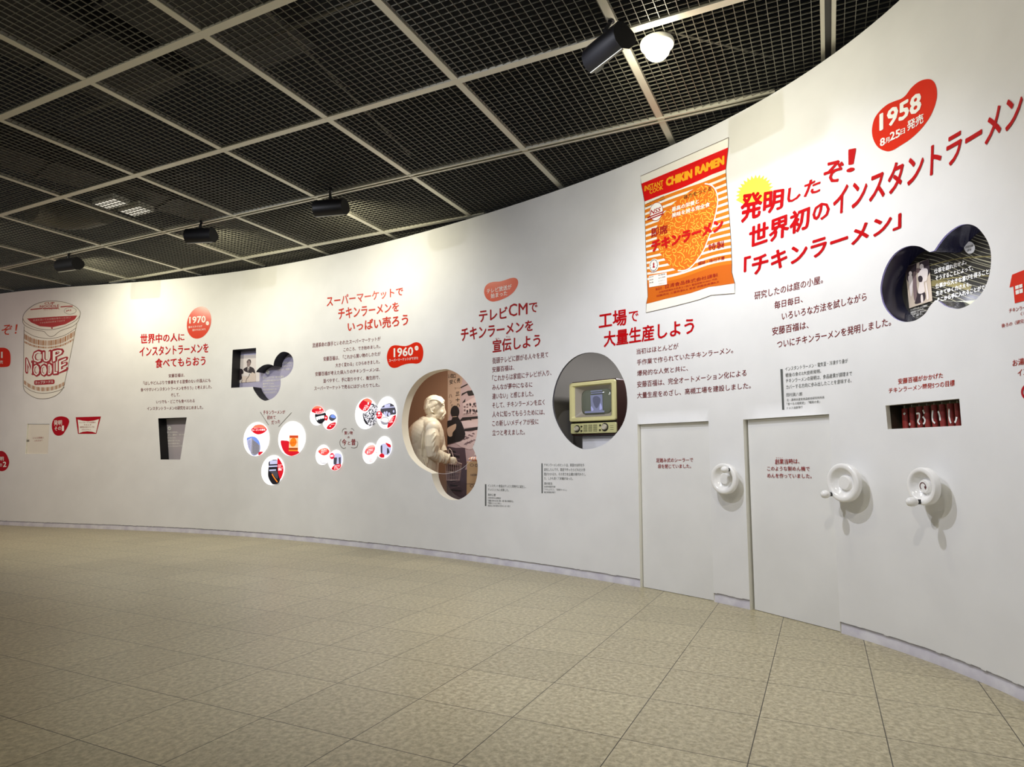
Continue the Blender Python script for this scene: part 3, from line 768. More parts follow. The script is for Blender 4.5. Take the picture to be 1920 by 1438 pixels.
quotation(zc, 3.127, [(861, 1153), (868, 1153), (869, 1328), (862, 1328)], [('チキンラーメンのヒットは、家庭の台所を外', 877, 1171, 1113, 1173, 18, 19), ('部化したんです。家庭で作ったらどれだけ手', 877, 1198, 1118, 1200, 18, 18), ('間がかかるか。その労力を企業が肩代わりし', 877, 1225, 1121, 1226, 18, 18), ('た。しかも安くて栄養があった。', 877, 1249, 1046, 1251, 17, 17), ('奥村彪生', 877, 1279, 926, 1280, 16, 16), ('伝承料理研究家', 877, 1295, 943, 1296, 11, 11), ('「アサヒグラフ」「即席ラーメン」', 877, 1313, 1010, 1315, 13, 13), ('朝日新聞社発行', 877, 1328, 943, 1329, 11, 11)], 'grey quotation with an upright bar under the television niche')

# --- factory block
lettering('heading', M_RED, zf, 6.194, [('工場', 80, 358, 405, 305, 190, 190, BH), ('で', 428, 275, 540, 262, 128, 122, .018), ('大量生産しよう', 138, 568, 1188, 408, 185, 195, BH)], 'two-line red heading directly below the noodle bag picture', 'heading')
lettering('paragraph', M_BODY, zf, 6.194, [('当初はほとんどが', 518, 648, 1005, 584, 66, 70), ('手作業で作られていたチキンラーメン。', 524, 774, 1640, 632, 66, 76), ('爆発的な人気と共に、', 526, 900, 1116, 838, 66, 64), ('安藤百福は、完全オートメーション化による', 526, 1034, 1796, 898, 74, 78), ('大量生産をめざし、高槻工場を建設しました。', 526, 1160, 1846, 1042, 72, 74)], 'five-line maroon paragraph above the left door', 'paragraph')
quotation(zg, 3.692, [(234, 488), (250, 487), (261, 768), (247, 769)], [('インスタントラーメン・電気釜・冷凍すり身が', 268, 502, 702, 444, 30, 31), ('戦後の食の3大技術発明。', 270, 545, 516, 514, 29, 28), ('チキンラーメンの発明は、食品産業が調理まで', 272, 585, 730, 532, 31, 31), ('カバーする方向に歩み出したことを意味する。', 274, 628, 728, 580, 31, 30), ('田村眞八郎', 276, 679, 386, 672, 26, 26), ('元・農林水産省食品総合研究所所長', 278, 712, 540, 692, 19, 19), ('「食べもの昭和史」「昭和の食」', 279, 740, 508, 722, 20, 20), ('ドメス出版発行', 280, 767, 389, 758, 18, 18)], 'grey quotation with an upright bar above the right door')

# --- invention block
b = MB()
cx, cy = 160, 668
pts = []
for i in range(0, 33):
    a = PI * (1.06 - 1.16 * i / 32); r = 101 if i % 2 == 0 else 79
    pts.append((cx - 8 + r * math.cos(a) * 0.98, cy - r * math.sin(a) * 0.92 - 0.20 * r * math.cos(a)))
pts += [(cx + 20, cy + 55), (cx - 60, cy + 62)]
shape(b, W0, zl(ze, pts), 0.0015, False)
tag(b.build('starburst', M_YELV, auto=False), 'yellow spiky burst behind the first characters of the big heading', 'starburst')
lettering('heading', M_RED, ze, 2.766, [('発明', 76, 830, 300, 748, 158, 106, BB, 8), ('した', 320, 724, 492, 664, 80, 86, BH, 8), ('ぞ', 508, 630, 612, 604, 118, 112, BH, 6), ('！', 628, 566, 672, 556, 122, 120, BM, 10), ('世界初', 122, 964, 438, 850, 120, 122, BB, 4), ('の', 453, 824, 543, 796, 92, 88, BH), ('インスタントラーメン', 558, 792, 1542, 300, 148, 190, BH, 6), ('「チキンラーメン」', 96, 1114, 914, 850, 112, 112, BB, 2)], 'huge three-line red slanted heading right of the noodle bag picture', 'heading', off=0.0032)
b = badge('badge', M_BADGE, zl(z5, [(735, 1275), (665, 1245), (622, 1180), (608, 1100), (625, 1010), (670, 940), (735, 882), (800, 852), (855, 832), (895, 800), (940, 740), (1000, 690), (1060, 668), (1110, 672), (1145, 715), (1157, 790), (1145, 870), (1110, 960), (1060, 1040), (990, 1120), (920, 1180), (840, 1232), (790, 1262)]), 'big red orange bean badge with a launch date at upper right', 'badge')
part_letters(b, M_WHITEV, z5, 4.493, [('1958', 674, 1108, 1028, 930, 146, 166, .036), ('8', 678, 1238, 722, 1222, 70, 68, .03), ('月', 724, 1212, 760, 1198, 46, 46, .02), ('25', 762, 1190, 850, 1152, 72, 70, .03), ('日', 853, 1138, 890, 1122, 46, 46, .02), ('発売', 908, 1108, 1046, 1034, 86, 86, .022)])
lettering('paragraph', M_BODY, ze, 2.766, [('研究したのは庭の小屋。', 152, 1224, 507, 1136, 42, 42), ('毎日毎日、', 255, 1272, 402, 1236, 40, 36), ('いろいろな方法を試しながら', 294, 1330, 734, 1226, 42, 44)] + [], 'upper three-line maroon paragraph under the big heading', 'paragraph')
lettering('paragraph', M_BODY, zg, 3.692, [('安藤百福は、', 178, 256, 430, 206, 58, 54), ('ついにチキンラーメンを発明しました。', 212, 346, 1000, 186, 58, 60)], 'two-line maroon closing paragraph left of the double bean window', 'paragraph')
lettering('small_heading', mat('brick vinyl', (170, 42, 24), 0.5, 0, .16), zo, 9.584, [('安藤百福がかかげた', 425, 390, 1232, 272, 105, 98, BM), ('チキンラーメン開発5つの目標', 256, 552, 1442, 416, 98, 112, BM)], 'two-line brick red heading directly above the dark letter slot', 'heading')
# right edge
b = badge('house_sign', M_BADGE, zl(zn, [(275, 303), (300, 180), (411, 136), (500, 102), (540, 205), (512, 214), (512, 404), (327, 455), (312, 292)]), 'red house silhouette with a four-pane window at the right edge', 'sign', sm=False)
for q in ((334, 289, 368, 278), (372, 277, 404, 267)):
    for (t, h) in ((0, 34), (44, 40)):
        m = MB(); patch(m, W0, [W0.at(*zn(*p)) for p in ((q[0] + t * .08, q[1] + t), (q[2] + t * .08, q[3] + t), (q[2] + t * .08 + 2, q[3] + t + h), (q[0] + t * .08 + 3, q[1] + t + h))], 0.004)
        m.build('window_pane', M_WHITEV, b, auto=False)
lettering('paragraph', mat('brick vinyl', (176, 48, 30)), zn, 5.136, [('チキンラーメンの', 270, 548, 528, 490, 40, 40), ('くわしくは', 380, 576, 540, 540, 36, 36), ('後ろの〈研究小屋〉', 198, 692, 500, 624, 40, 40)], 'brick red small text cut off by the right edge under the red house', 'paragraph')
lettering('small_heading', mat('brick vinyl', (176, 48, 30)), zn, 5.136, [('お湯を', 304, 1066, 468, 1034, 66, 64, BM), ('インスタント', 354, 1160, 660, 1096, 66, 64, BM)], 'brick red words cut off at the right edge beside the small heading over the slot', 'heading')
b = MB(); stroke(b, W0, zl(zn, ellipse((470, 1310), 72, 70)), 0.012, 0.003, False, True); tag(b.build('ring_mark', M_CRIM, auto=False), 'crimson ring barely entering at the right edge below the cut-off words', 'mark')

# --- door lettering (on the doors, moves with them)
D1 = bpy.data.objects['door_1']; D2 = bpy.data.objects['door_2']
part_letters(D1, M_DRED, zh, 3.125, [('足踏み式のシーラーで', 252, 397, 468, 394, 25, 25, .008), ('袋を閉じていました。', 262, 432, 456, 430, 25, 24, .008)], 0.0025, surf=DFLAT[0])
part_letters(D2, M_DRED, zh, 3.125, [('創業当時は、', 948, 408, 1092, 404, 31, 30, .008), ('このような製めん機で', 903, 446, 1152, 447, 27, 27, .008), ('めんを作っていました。', 903, 487, 1163, 490, 27, 27, .008), ('そう', 953, 374, 972, 373, 7, 7), ('ぎょう', 976, 374, 994, 373, 7, 7)], 0.0025, surf=DFLAT[1])

# ------------------------------------------------------------------ noodle bag picture
def bag():
    px = lambda Z, pts: zl(Z, pts)
    Ltop, Rtop = [zw(80, 580), zw(92, 680), zw(136, 920)], [zw(1270, 57), zw(1266, 190), zw(1232, 486)]
    left = [zw(80, 580), zw(92, 680), zw(136, 920), zx(160, 0), zx(168, 300), zx(186, 740), zx(200, 1090), zx(177, 1198), zx(172, 1330)]
    right = [zw(1270, 57), zw(1266, 190), zw(1232, 486), zw(1240, 650), zx(1430, 0), zx(1446, 250), zx(1460, 600), zx(1458, 722), zx(1503, 888), zx(1505, 1040)]
    bottom = [zx(1505, 1040), zx(1150, 1068), zx(990, 1128), zx(840, 1170), zx(500, 1255), zx(172, 1330)]
    out = right + bottom[1:-1] + left[::-1]
    b = MB(); shape(b, W0, out, 0.0012, False)
    o = tag(b.build('bag_picture', mat('bag white vinyl', (246, 244, 232), 0.5), auto=False), 'large picture of a red and orange striped noodle bag on the wall', 'wall picture')
    m = MB(); stroke(m, W0, out + out[:1], 0.004, 0.0035, False); m.build('outline', M_LINE, o, auto=False)
    red = [zw(92, 680), zw(1266, 190), zw(1232, 486), zw(1050, 552), zw(850, 645), zw(600, 752), zw(350, 836), zw(136, 920)]
    part_shape(o, 'red_band', mat('bag red', (222, 10, 10), 0.4), red, 0.0024, False)
    M_OR = mat('bag orange', (228, 128, 18), 0.45)
    # orange ground cut by white stripes: follows the side edges, wavy across
    def edge(path, t):
        L = [0.0]
        for i in range(len(path) - 1): L.append(L[-1] + math.hypot(path[i + 1][0] - path[i][0], path[i + 1][1] - path[i][1]))
        d = t * L[-1]
        for i in range(len(path) - 1):
            if d <= L[i + 1] + 1e-9:
                f = (d - L[i]) / (L[i + 1] - L[i]); return (path[i][0] + (path[i + 1][0] - path[i][0]) * f, path[i][1] + (path[i + 1][1] - path[i][1]) * f)
        return path[-1]
    le = [zw(136, 926), zx(160, 0), zx(168, 300), zx(186, 740), zx(192, 900)]
    re_ = [zw(1233, 494), zw(1240, 650), zx(1430, 0), zx(1446, 250), zx(1459, 610)]
    def row(t, n=14):
        a = edge(le, t); c = edge(re_, t); r = []
        for i in range(n + 1):
            s = i / n; bow = 5.0 * math.sin(PI * s * 2 - .4) * (abs(t - .5) * 1.2 + .1) * (1 if t > .5 else -.4)
            r.append((a[0] + (c[0] - a[0]) * s, a[1] + (c[1] - a[1]) * s + bow))
        return r
    m = MB(); ns = 15
    def band(t0, t1):
        A = [W0.at(*p) for p in row(t0)]; B = [W0.at(*p) for p in row(t1)]; n = len(A)
        m.add([W0.pt(u, v, 0.0024) for u, v in A + B], [(i, i + 1, n + i + 1, n + i) for i in range(n - 1)])
    for k in range(ns): band((k + .42) / ns, (k + 1) / ns)
    m.build('orange_stripes', M_OR, o, auto=False)
    low = row(1.0) + [zx(1458, 722), zx(1503, 888), zx(1110, 945), zx(840, 1036), zx(480, 1118), zx(177, 1198), zx(200, 1090)]
    part_shape(o, 'orange_foot', mat('bag deep orange', (214, 104, 8), 0.45), low, 0.0024, False)
    blob = zl(zw, [(780, 762), (870, 705), (950, 680), (1040, 700), (1105, 785), (1124, 930), (1085, 1140), (1030, 1330)]) + zl(zx, [(1110, 220), (1040, 390), (950, 530), (850, 645), (760, 692), (640, 695), (560, 650), (490, 580), (420, 480), (375, 420), (345, 300), (330, 100)]) + zl(zw, [(310, 1240), (350, 1140), (450, 1020), (600, 885)])
    bp = smooth_closed(blob, 3)
    part_shape(o, 'bean_shape', mat('bag bean orange', (230, 116, 20), 0.45), bp, 0.0036, False)
    m = MB(); stroke(m, W0, smooth_open(zl(zw, [(950, 680), (1040, 702), (1105, 785), (1124, 930), (1085, 1140), (1030, 1330)]) + zl(zx, [(1110, 220), (1040, 390), (950, 530), (850, 645), (760, 695), (650, 702)]), 4), 0.010, 0.0046, False)
    m.build('bean_outline', M_WHITEV, o, auto=False)
    rnd = random.Random(3); m = MB(); placed = []
    x0, x1 = min(p[0] for p in bp), max(p[0] for p in bp); y0, y1 = min(p[1] for p in bp), max(p[1] for p in bp)
    tries = 0
    while len(placed) < 300 and tries < 9000:
        tries += 1
        x, y = rnd.uniform(x0, x1), rnd.uniform(y0, y1); a = rnd.uniform(0, 2 * PI); cv = rnd.choice((-1, 1)) * rnd.uniform(0.12, 0.42); q = []
        n = rnd.randint(5, 16)
        for s in range(n):
            q.append((x, y)); x += 1.5 * math.cos(a); y += 1.5 * math.sin(a); a += cv
            if s == n // 2 and rnd.random() < .4: cv = -cv
        if not all(inside(p, bp) for p in q): continue
        if any((p[0] - r[0]) ** 2 + (p[1] - r[1]) ** 2 < 5.4 for p in q for pl in placed for r in pl): continue
        placed.append(q); stroke(m, W0, q, 0.0068, 0.0042, False)
    m.build('noodle_print', mat('noodle yellow', (250, 196, 66), 0.5), o, auto=False)
    part_letters(o, mat('bag yellow', (252, 176, 30), 0.45), zw, 7.19, [('INSTANT', 134, 788, 390, 696, 78, 68, .03), ('COOK', 204, 825, 388, 756, 66, 58, .03), ('CHIKIN', 424, 724, 782, 606, 120, 128, .075), ('RAMEN', 818, 574, 1214, 420, 120, 124, .075)], 0.004, 'latin_lettering')
    M_BR = mat('bag crimson', (168, 8, 20), 0.45)
    part_letters(o, M_BR, zw, 7.19, [('即席', 228, 1412, 452, 1345, 132, 116, .022)], 0.006, 'red_lettering')
    part_letters(o, mat('bag title red', (206, 8, 8), 0.42), zx, 7.99, [('チキンラーメン', 253, 432, 1334, 92, 178, 192, .072)], 0.0062, 'title_lettering')
    part_letters(o, M_BR, zx, 7.99, [('特製', 1108, 406, 1348, 352, 98, 108, .012), ('調味・味付不要', 956, 622, 1354, 536, 56, 56, .008), ('日清食品株式会社謹製', 464, 968, 1252, 786, 60, 54), ('製造元', 318, 998, 416, 976, 38, 38), ('大阪府高槻市大字真上一四六 電話高槻 91-0661 代表', 368, 1040, 1242, 836, 30, 30), ('総販売元 三菱商事K.K 東京 伊藤忠商事K.K', 334, 1096, 1272, 878, 32, 32)], 0.006, 'small_lettering')
    part_letters(o, mat('bag dark print', (92, 44, 14), 0.5), zw, 7.19, [('体力をつくる', 664, 898, 1040, 770, 58, 58, .006), ('NUTRITION BALANCE', 172, 962, 400, 860, 20, 20), ('TRADE', 152, 1006, 232, 972, 18, 18), ('MARK', 345, 922, 415, 888, 18, 18)], 0.006, 'dark_lettering')
    part_letters(o, M_WHITEV, zw, 7.19, [('最高の栄養と', 506, 1064, 872, 945, 64, 60, .03), ('美味を誇る完全食', 506, 1144, 1022, 985, 64, 62, .03)], 0.006, 'white_lettering')
    e = part_shape(o, 'round_logo', M_WHITEV, zl(zw, ellipse((296, 1056), 88, 122, 0, 36, .12)), 0.0055, False)
    m = MB(); stroke(m, W0, zl(zw, ellipse((296, 1056), 88, 122, 0, 36, .12)), 0.004, 0.0062, False, True)
    for a, c in (((176, 1140), (396, 1056)), ((176, 1172), (396, 1084))): stroke(m, W0, zl(zw, [a, c]), 0.0105, 0.0064, False)
    m.build('logo_ring', M_BR, e, auto=False)
    part_letters(e, M_BR, zw, 7.19, [('NSS', 214, 1104, 352, 1056, 66, 66, .02, 10)], 0.0066, 'logo_lettering')
    e = part_shape(o, 'price_table', M_WHITEV, zl(zx, [(218, 782), (485, 728), (491, 905), (222, 950)]), 0.0055, False)
    part_letters(e, mat('bag dark print', (92, 44, 14)), zx, 7.99, [('蛋白質', 226, 808, 288, 794, 18, 18), ('脂肪', 226, 852, 288, 838, 18, 18), ('熱量', 226, 894, 288, 880, 18, 18), ('無機質', 360, 780, 466, 758, 18, 18), ('含水炭素', 362, 824, 468, 800, 18, 18), ('ビタミン', 364, 868, 468, 844, 18, 18), ('カロリー', 366, 910, 468, 890, 18, 18)], 0.0064, 'table_lettering')
    e = part_shape(o, 'clock_mark', M_WHITEV, zl(zx, ellipse((296, 620), 72, 98, 0, 36, .1)), 0.0055, False)
    m = MB(); stroke(m, W0, zl(zx, ellipse((292, 620), 56, 84, 0, 36, .1)), 0.004, 0.0064, False, True)
    for q in range(12):
        a = q * PI / 6; c, s = math.cos(a), math.sin(a)
        stroke(m, W0, zl(zx, [(292 + 54 * c, 620 + 80 * s), (292 + 44 * c, 620 + 66 * s)]), 0.003, 0.0064, False)
    m.build('clock_ring', M_BLACK, e, auto=False)
    part_shape(e, 'clock_hand', M_BR, zl(zx, [(292, 575), (304, 600), (300, 625), (312, 652), (276, 656), (284, 625), (280, 602)]), 0.0066)
    part_letters(e, M_BR, zx, 7.99, [('実用新案', 246, 738, 338, 716, 18, 18)], 0.0064, 'clock_lettering')
bag()

# ------------------------------------------------------------------ round light boxes
def lit(name, col, e=0.62):
    if name in MATS: return MATS[name]
    m = mat(name, col, 0.35, 0, 0.4, e)
    return m
LW = lit('lit white', (255, 253, 252), 0.72); LR = lit('lit red', (204, 14, 34), .45); LP = lit('lit pink', (244, 118, 92), .5); LK = lit('lit black', (24, 22, 30), .3)
LG_ = lit('lit grey', (150, 148, 160), .45); LB = lit('lit blue', (112, 140, 216), .5); LO = lit('lit orange', (232, 128, 30), .5); LBR = lit('lit brown', (150, 64, 18), .45); LDG = lit('lit dark grey', (72, 70, 80), .4); LPB = lit('lit pale blue', (186, 188, 222), .5)
def light_box(outline, label, group):
    uv = [W0.at(*p) for p in outline]; b = MB(); n = len(uv)
    patch(b, W0, uv, 0.010)
    b.add([W0.pt(u, v, 0.010) for u, v in uv] + [W0.pt(u, v, 0.0) for u, v in uv], [(i, (i + 1) % n, n + (i + 1) % n, n + i) for i in range(n)])
    return tag(b.build('light_box', LW, auto=False), label, 'light box', group)
def LS(o, name, m, Z, px, lv=1, sm=True): return part_shape(o, name, m, zl(Z, px), 0.010 + 0.0012 * lv, sm)
def LT(o, m, Z, k, rows, lv=3, name='caption'): return part_letters(o, m, Z, k, rows, 0.010 + 0.0012 * lv, name)
G1 = 'round light boxes under the small slanted heading'; G2 = 'paired egg light boxes around the bracketed heading'
o = light_box(zl(zL, ellipse((350, 622), 200, 268, 0, 40, .05)), 'round light box with a photo of a tall building', G1)
LS(o, 'red_lens', LR, zL, [(272, 470), (320, 430), (390, 418), (460, 428), (520, 464), (480, 515), (390, 546), (312, 520)])
LS(o, 'lens_top', LP, zL, [(300, 446), (330, 405), (385, 390), (440, 392), (480, 412), (512, 452), (440, 440), (370, 436)], 2)
LT(o, LW, zL, 8.456, [('世界初のインスタント', 318, 455, 470, 448, 14, 14), ('ラーメンの誕生', 290, 494, 500, 484, 30, 28, BM)])
LS(o, 'photo_sky', LB, zL, [(203, 610), (240, 588), (285, 578), (340, 590), (390, 640), (412, 700), (415, 790), (385, 848), (330, 880), (285, 868), (240, 790), (212, 705)])
LS(o, 'photo_building', LG_, zL, [(280, 600), (318, 640), (412, 720), (414, 792), (384, 848), (330, 876), (290, 866), (268, 838)], 2, False)
LS(o, 'photo_building', LPB, zL, [(206, 640), (280, 598), (270, 842), (238, 786), (214, 706)], 2, False)
m = MB()
for r in range(11):
    for c in range(5):
        x = 222 + c * 10; y = 652 + r * 17 - c * 5
        if inside((x + 4, y + 4), [(212, 650), (272, 612), (266, 830), (240, 780)]): stroke(m, W0, zl(zL, [(x, y), (x + 7, y - 3)]), 0.006, 0.0136, False)
    for c in range(8):
        x = 296 + c * 13; y = 640 + r * 19 + c * 9
        if inside((x + 4, y + 4), [(292, 620), (408, 724), (408, 790), (380, 844), (335, 868), (298, 860)]): stroke(m, W0, zl(zL, [(x, y), (x + 9, y + 6)]), 0.007, 0.0136, False)
m.build('photo_windows', LDG, o, auto=False)
LT(o, LG_, zL, 8.456, [('大阪府池田市の', 430, 570, 500, 566, 11, 11), ('小さな小屋から', 430, 601, 505, 597, 11, 11), ('発明されたその味は、', 428, 633, 542, 628, 12, 12), ('世界中にひろまり、', 426, 665, 540, 661, 12, 12), ('いまも食べられ', 424, 697, 536, 692, 12, 12), ('ています。', 424, 728, 488, 725, 12, 12)], 2)
LS(o, 'red_mark', LR, zL, [(392, 832), (420, 818), (462, 822), (440, 848), (408, 874), (388, 870)], 3)
o = light_box(zl(zL, ellipse((912, 614), 212, 274, 0, 40, .05)), 'round light box with a photo of an orange snack packet on red', G1)
LS(o, 'red_field', LR, zL, [(740, 652), (800, 643), (872, 656), (940, 730), (1000, 800), (1035, 832), (975, 870), (900, 886), (820, 850), (766, 770)])
p = LS(o, 'packet_photo', LO, zL, [(880, 560), (1022, 560), (1016, 812), (868, 810)], 2, False)
for nm, mm, q, lv in (('packet_band', lit('lit rust', (196, 72, 34), .45), [(880, 560), (1022, 560), (1021, 600), (880, 600)], 3), ('packet_window', lit('lit cream', (236, 190, 150), .5), [(880, 604), (1021, 604), (1018, 756), (872, 756)], 3), ('packet_bean', lit('lit amber', (222, 120, 16), .5), None, 4), ('packet_foot', LBR, [(872, 760), (1018, 760), (1017, 790), (870, 788)], 3)):
    q = q or ellipse((942, 670), 52, 70, .2, 20)
    part_shape(p, nm, mm, zl(zL, q), 0.010 + 0.0012 * lv, False)
LT(p, lit('lit rust', (196, 72, 34)), zL, 8.456, [('チキンラーメン', 884, 704, 1010, 684, 34, 34, BH)], 6)
LT(o, LG_, zL, 8.456, [('チキンラーメンが', 872, 478, 1040, 474, 12, 12), ('はじめて食べられた日の袋', 870, 514, 1066, 506, 16, 16), ('いまのパッケージ', 1040, 570, 1106, 566, 10, 10)], 2)
o = light_box(zl(zL, ellipse((610, 1114), 178, 236, 0, 40, .07)), 'round light box with a dark street photo, lowest of the three', G1)
LS(o, 'street_photo', LK, zL, [(562, 970), (694, 955), (700, 1150), (732, 1250), (700, 1320), (625, 1338), (580, 1296), (540, 1200), (548, 1060)])
m = MB()
for y, a, c in ((985, 570, 690), (1000, 575, 680), (1048, 556, 692), (1110, 560, 668)): stroke(m, W0, zl(zL, [(a, y + 4), (c, y - 2)]), 0.018 if y != 985 else 0.05, 0.0136, False)
m.build('photo_sign', LPB, o, auto=False)
LS(o, 'photo_street', LDG, zL, [(560, 1130), (640, 1122), (690, 1140), (690, 1250), (600, 1160)], 2)
m = MB(); stroke(m, W0, zl(zL, [(605, 1170), (640, 1230), (692, 1300)]), 0.016, 0.0148); m.build('photo_light_trail', LO, o, auto=False)
LS(o, 'red_field', LR, zL, [(696, 918), (742, 970), (776, 1040), (787, 1110), (772, 1180), (735, 1252), (700, 1150), (690, 1030)], 3)
LT(o, LW, zL, 8.456, [('世界にさきがけて', 706, 1036, 770, 1032, 12, 12, .01), ('はじめての', 706, 1062, 752, 1058, 16, 16, .01), ('自動製造ライン', 706, 1088, 778, 1084, 14, 14, .01), ('開始', 706, 1118, 760, 1114, 22, 22, .02)], 5)
def pair(A, B, label):
    """two joined discs: one box"""
    uvA = [W0.at(*p) for p in A]; uvB = [W0.at(*p) for p in B]; b = MB()
    for uv in (uvA, uvB):
        n = len(uv); patch(b, W0, uv, 0.010 if uv is uvA else 0.0102)
        b.add([W0.pt(u, v, 0.010) for u, v in uv] + [W0.pt(u, v, 0.0) for u, v in uv], [(i, (i + 1) % n, n + (i + 1) % n, n + i) for i in range(n)])
    return tag(b.build('light_box', LW, auto=False), label, 'light box', G2)
E_ = lambda c, rx, ry, sh=.06: zl(zM, ellipse(c, rx, ry, 0, 36, sh))
o = pair(E_((228, 448), 120, 160), E_((440, 515), 116, 170), 'paired egg light box at upper left of the bracketed heading, showing a dark toothed shape')
LS(o, 'red_drop', LR, zM, [(138, 372), (172, 312), (232, 284), (300, 300), (345, 368), (318, 400), (240, 412), (195, 402)])
LS(o, 'drop_top', LP, zM, [(160, 330), (195, 295), (240, 283), (292, 297), (318, 330), (240, 322)], 2)
LT(o, LW, zM, 8.989, [('むかしの買い物', 205, 388, 335, 374, 14, 14, .01), ('量り売りの時代', 215, 404, 352, 392, 13, 13, .01), ('昔', 276, 345, 298, 340, 26, 26, .02)], 4)
LS(o, 'dark_photo', LK, zM, [(198, 420), (240, 420), (300, 412), (372, 398), (384, 470), (352, 538), (290, 582), (238, 556), (204, 490)])
LS(o, 'photo_teeth', lit('lit foam', (226, 240, 238), .6), zM, [(212, 470), (260, 455), (320, 442), (352, 438), (356, 480), (340, 496), (328, 484), (312, 502), (296, 488), (280, 512), (262, 500), (244, 526), (226, 520)], 3, False)
LS(o, 'red_dot', LR, zM, ellipse((388, 482), 30, 46), 4, False)
LT(o, LW, zM, 8.989, [('今', 376, 496, 398, 494, 30, 30, .02)], 6)
LS(o, 'blue_photo', LDG, zM, [(432, 470), (460, 430), (500, 420), (540, 446), (553, 486), (520, 520), (480, 536), (440, 510)])
LS(o, 'photo_highlight', LB, zM, [(455, 462), (490, 424), (530, 440), (545, 480), (500, 486)], 2)
LS(o, 'red_lens', LR, zM, [(395, 662), (428, 600), (490, 566), (548, 558), (532, 620), (470, 672)], 3)
LT(o, LW, zM, 8.989, [('セルフサービス', 470, 602, 530, 594, 12, 12, .01), ('へ', 446, 640, 470, 636, 26, 26, .02)], 5)
o = pair(E_((1050, 410), 178, 262), E_((1396, 395), 166, 270), 'largest paired egg light box, upper right, with old engravings')
LS(o, 'red_drop', LR, zM, [(934, 290), (960, 230), (1012, 176), (1080, 152), (1146, 186), (1152, 225), (1115, 300), (1070, 360), (1018, 366), (972, 340)])
LS(o, 'drop_top', LP, zM, [(1010, 178), (1080, 152), (1146, 186), (1150, 224), (1090, 215)], 2)
LT(o, LW, zM, 8.989, [('昔', 1086, 262, 1112, 256, 40, 40, .02), ('江戸時代の', 1035, 290, 1090, 278, 17, 17, .01), ('日本の市場の', 1025, 316, 1105, 300, 17, 17, .01), ('にぎわいと', 1015, 336, 1088, 324, 16, 16, .01), ('買い物', 1008, 356, 1056, 348, 16, 16, .01)], 4)
eng = [(1005, 402), (1060, 392), (1110, 330), (1150, 240), (1250, 292), (1254, 385), (1232, 515), (1170, 608), (1102, 616), (1042, 560), (1008, 478)]
def engraving():
    m = mat('lit engraving', (230, 230, 240), .4, 0, .4, .5); nt = m.node_tree; b = nt.nodes['Principled BSDF']
    tc = nt.nodes.new('ShaderNodeTexCoord'); n = nt.nodes.new('ShaderNodeTexNoise'); r = nt.nodes.new('ShaderNodeValToRGB')
    n.inputs['Scale'].default_value = 26; n.inputs['Detail'].default_value = 6; n.inputs['Distortion'].default_value = 2.5
    r.color_ramp.interpolation = 'CONSTANT'; r.color_ramp.elements[1].position = 0.5
    r.color_ramp.elements[0].color = (.02, .02, .03, 1); r.color_ramp.elements[1].color = (.85, .83, .9, 1)
    nt.links.new(tc.outputs['Object'], n.inputs['Vector']); nt.links.new(n.outputs['Fac'], r.inputs['Fac'])
    nt.links.new(r.outputs['Color'], b.inputs['Base Color']); nt.links.new(r.outputs['Color'], b.inputs['Emission Color'])
    return m
LE = engraving()
LS(o, 'engraving', LE, zM, eng, 1)
LS(o, 'engraving_shadow', LK, zM, [(1008, 440), (1050, 520), (1096, 590), (1060, 585), (1020, 520)], 2)
LS(o, 'red_dot', LR, zM, ellipse((1284, 434), 50, 66), 4, False)
LT(o, LW, zM, 8.989, [('昔', 1260, 425, 1306, 420, 36, 36, .02), ('いまと', 1240, 462, 1325, 454, 22, 22, .01)], 6)
LS(o, 'shop_photo', LDG, zM, [(1298, 362), (1330, 290), (1400, 248), (1470, 236), (1530, 275), (1560, 355), (1557, 420), (1480, 432), (1430, 462), (1360, 425)])
m = MB(); stroke(m, W0, zl(zM, [(1370, 284), (1465, 266)]), 0.034, 0.0136, False); stroke(m, W0, zl(zM, [(1310, 318), (1540, 296)]), 0.012, 0.0136, False)
m.build('photo_sign', LPB, o, auto=False)
m = MB()
for x, y, r in ((1372, 400, 16), (1410, 392, 15), (1450, 420, 20), (1525, 372, 14), (1395, 435, 18)): shape(m, W0, zl(zM, ellipse((x, y), r, r * 1.6)), 0.0136, False)
m.build('photo_shopper', LPB, o, auto=False)
m = MB(); shape(m, W0, zl(zM, [(1310, 530), (1345, 545), (1400, 560), (1436, 540), (1425, 585), (1370, 600), (1320, 578)]), 0.0124); m.build('basket_sketch', LG_, o, auto=False)
m = MB(); stroke(m, W0, zl(zM, [(1305, 540), (1320, 495), (1375, 470), (1430, 490), (1440, 540)]), 0.006, 0.0136); stroke(m, W0, zl(zM, [(1315, 590), (1350, 620), (1395, 622)]), 0.004, 0.0136); m.build('basket_handle_sketch', LDG, o, auto=False)
LS(o, 'red_lens', LR, zM, [(1560, 432), (1545, 520), (1492, 608), (1424, 652), (1424, 600), (1448, 540), (1490, 478)], 3)
LT(o, LW, zM, 8.989, [('スーパーの', 1480, 500, 1532, 486, 17, 17, .01), ('買い物かご', 1462, 524, 1522, 510, 17, 17, .01), ('まとめて', 1462, 546, 1508, 538, 17, 17, .01), ('買う時代', 1458, 568, 1515, 556, 17, 17, .01)], 5)
o = pair(E_((322, 1106), 116, 168), E_((536, 1196), 118, 172), 'paired egg light box at lower left, showing a white bag and a blue photo')
LS(o, 'red_drop', lit('lit coral', (226, 72, 66), .5), zM, [(250, 1042), (310, 1002), (390, 992), (442, 1044), (402, 1098), (342, 1113), (290, 1090)])
LS(o, 'drop_top', LP, zM, [(250, 1042), (300, 1006), (390, 992), (420, 1018), (330, 1030)], 2)
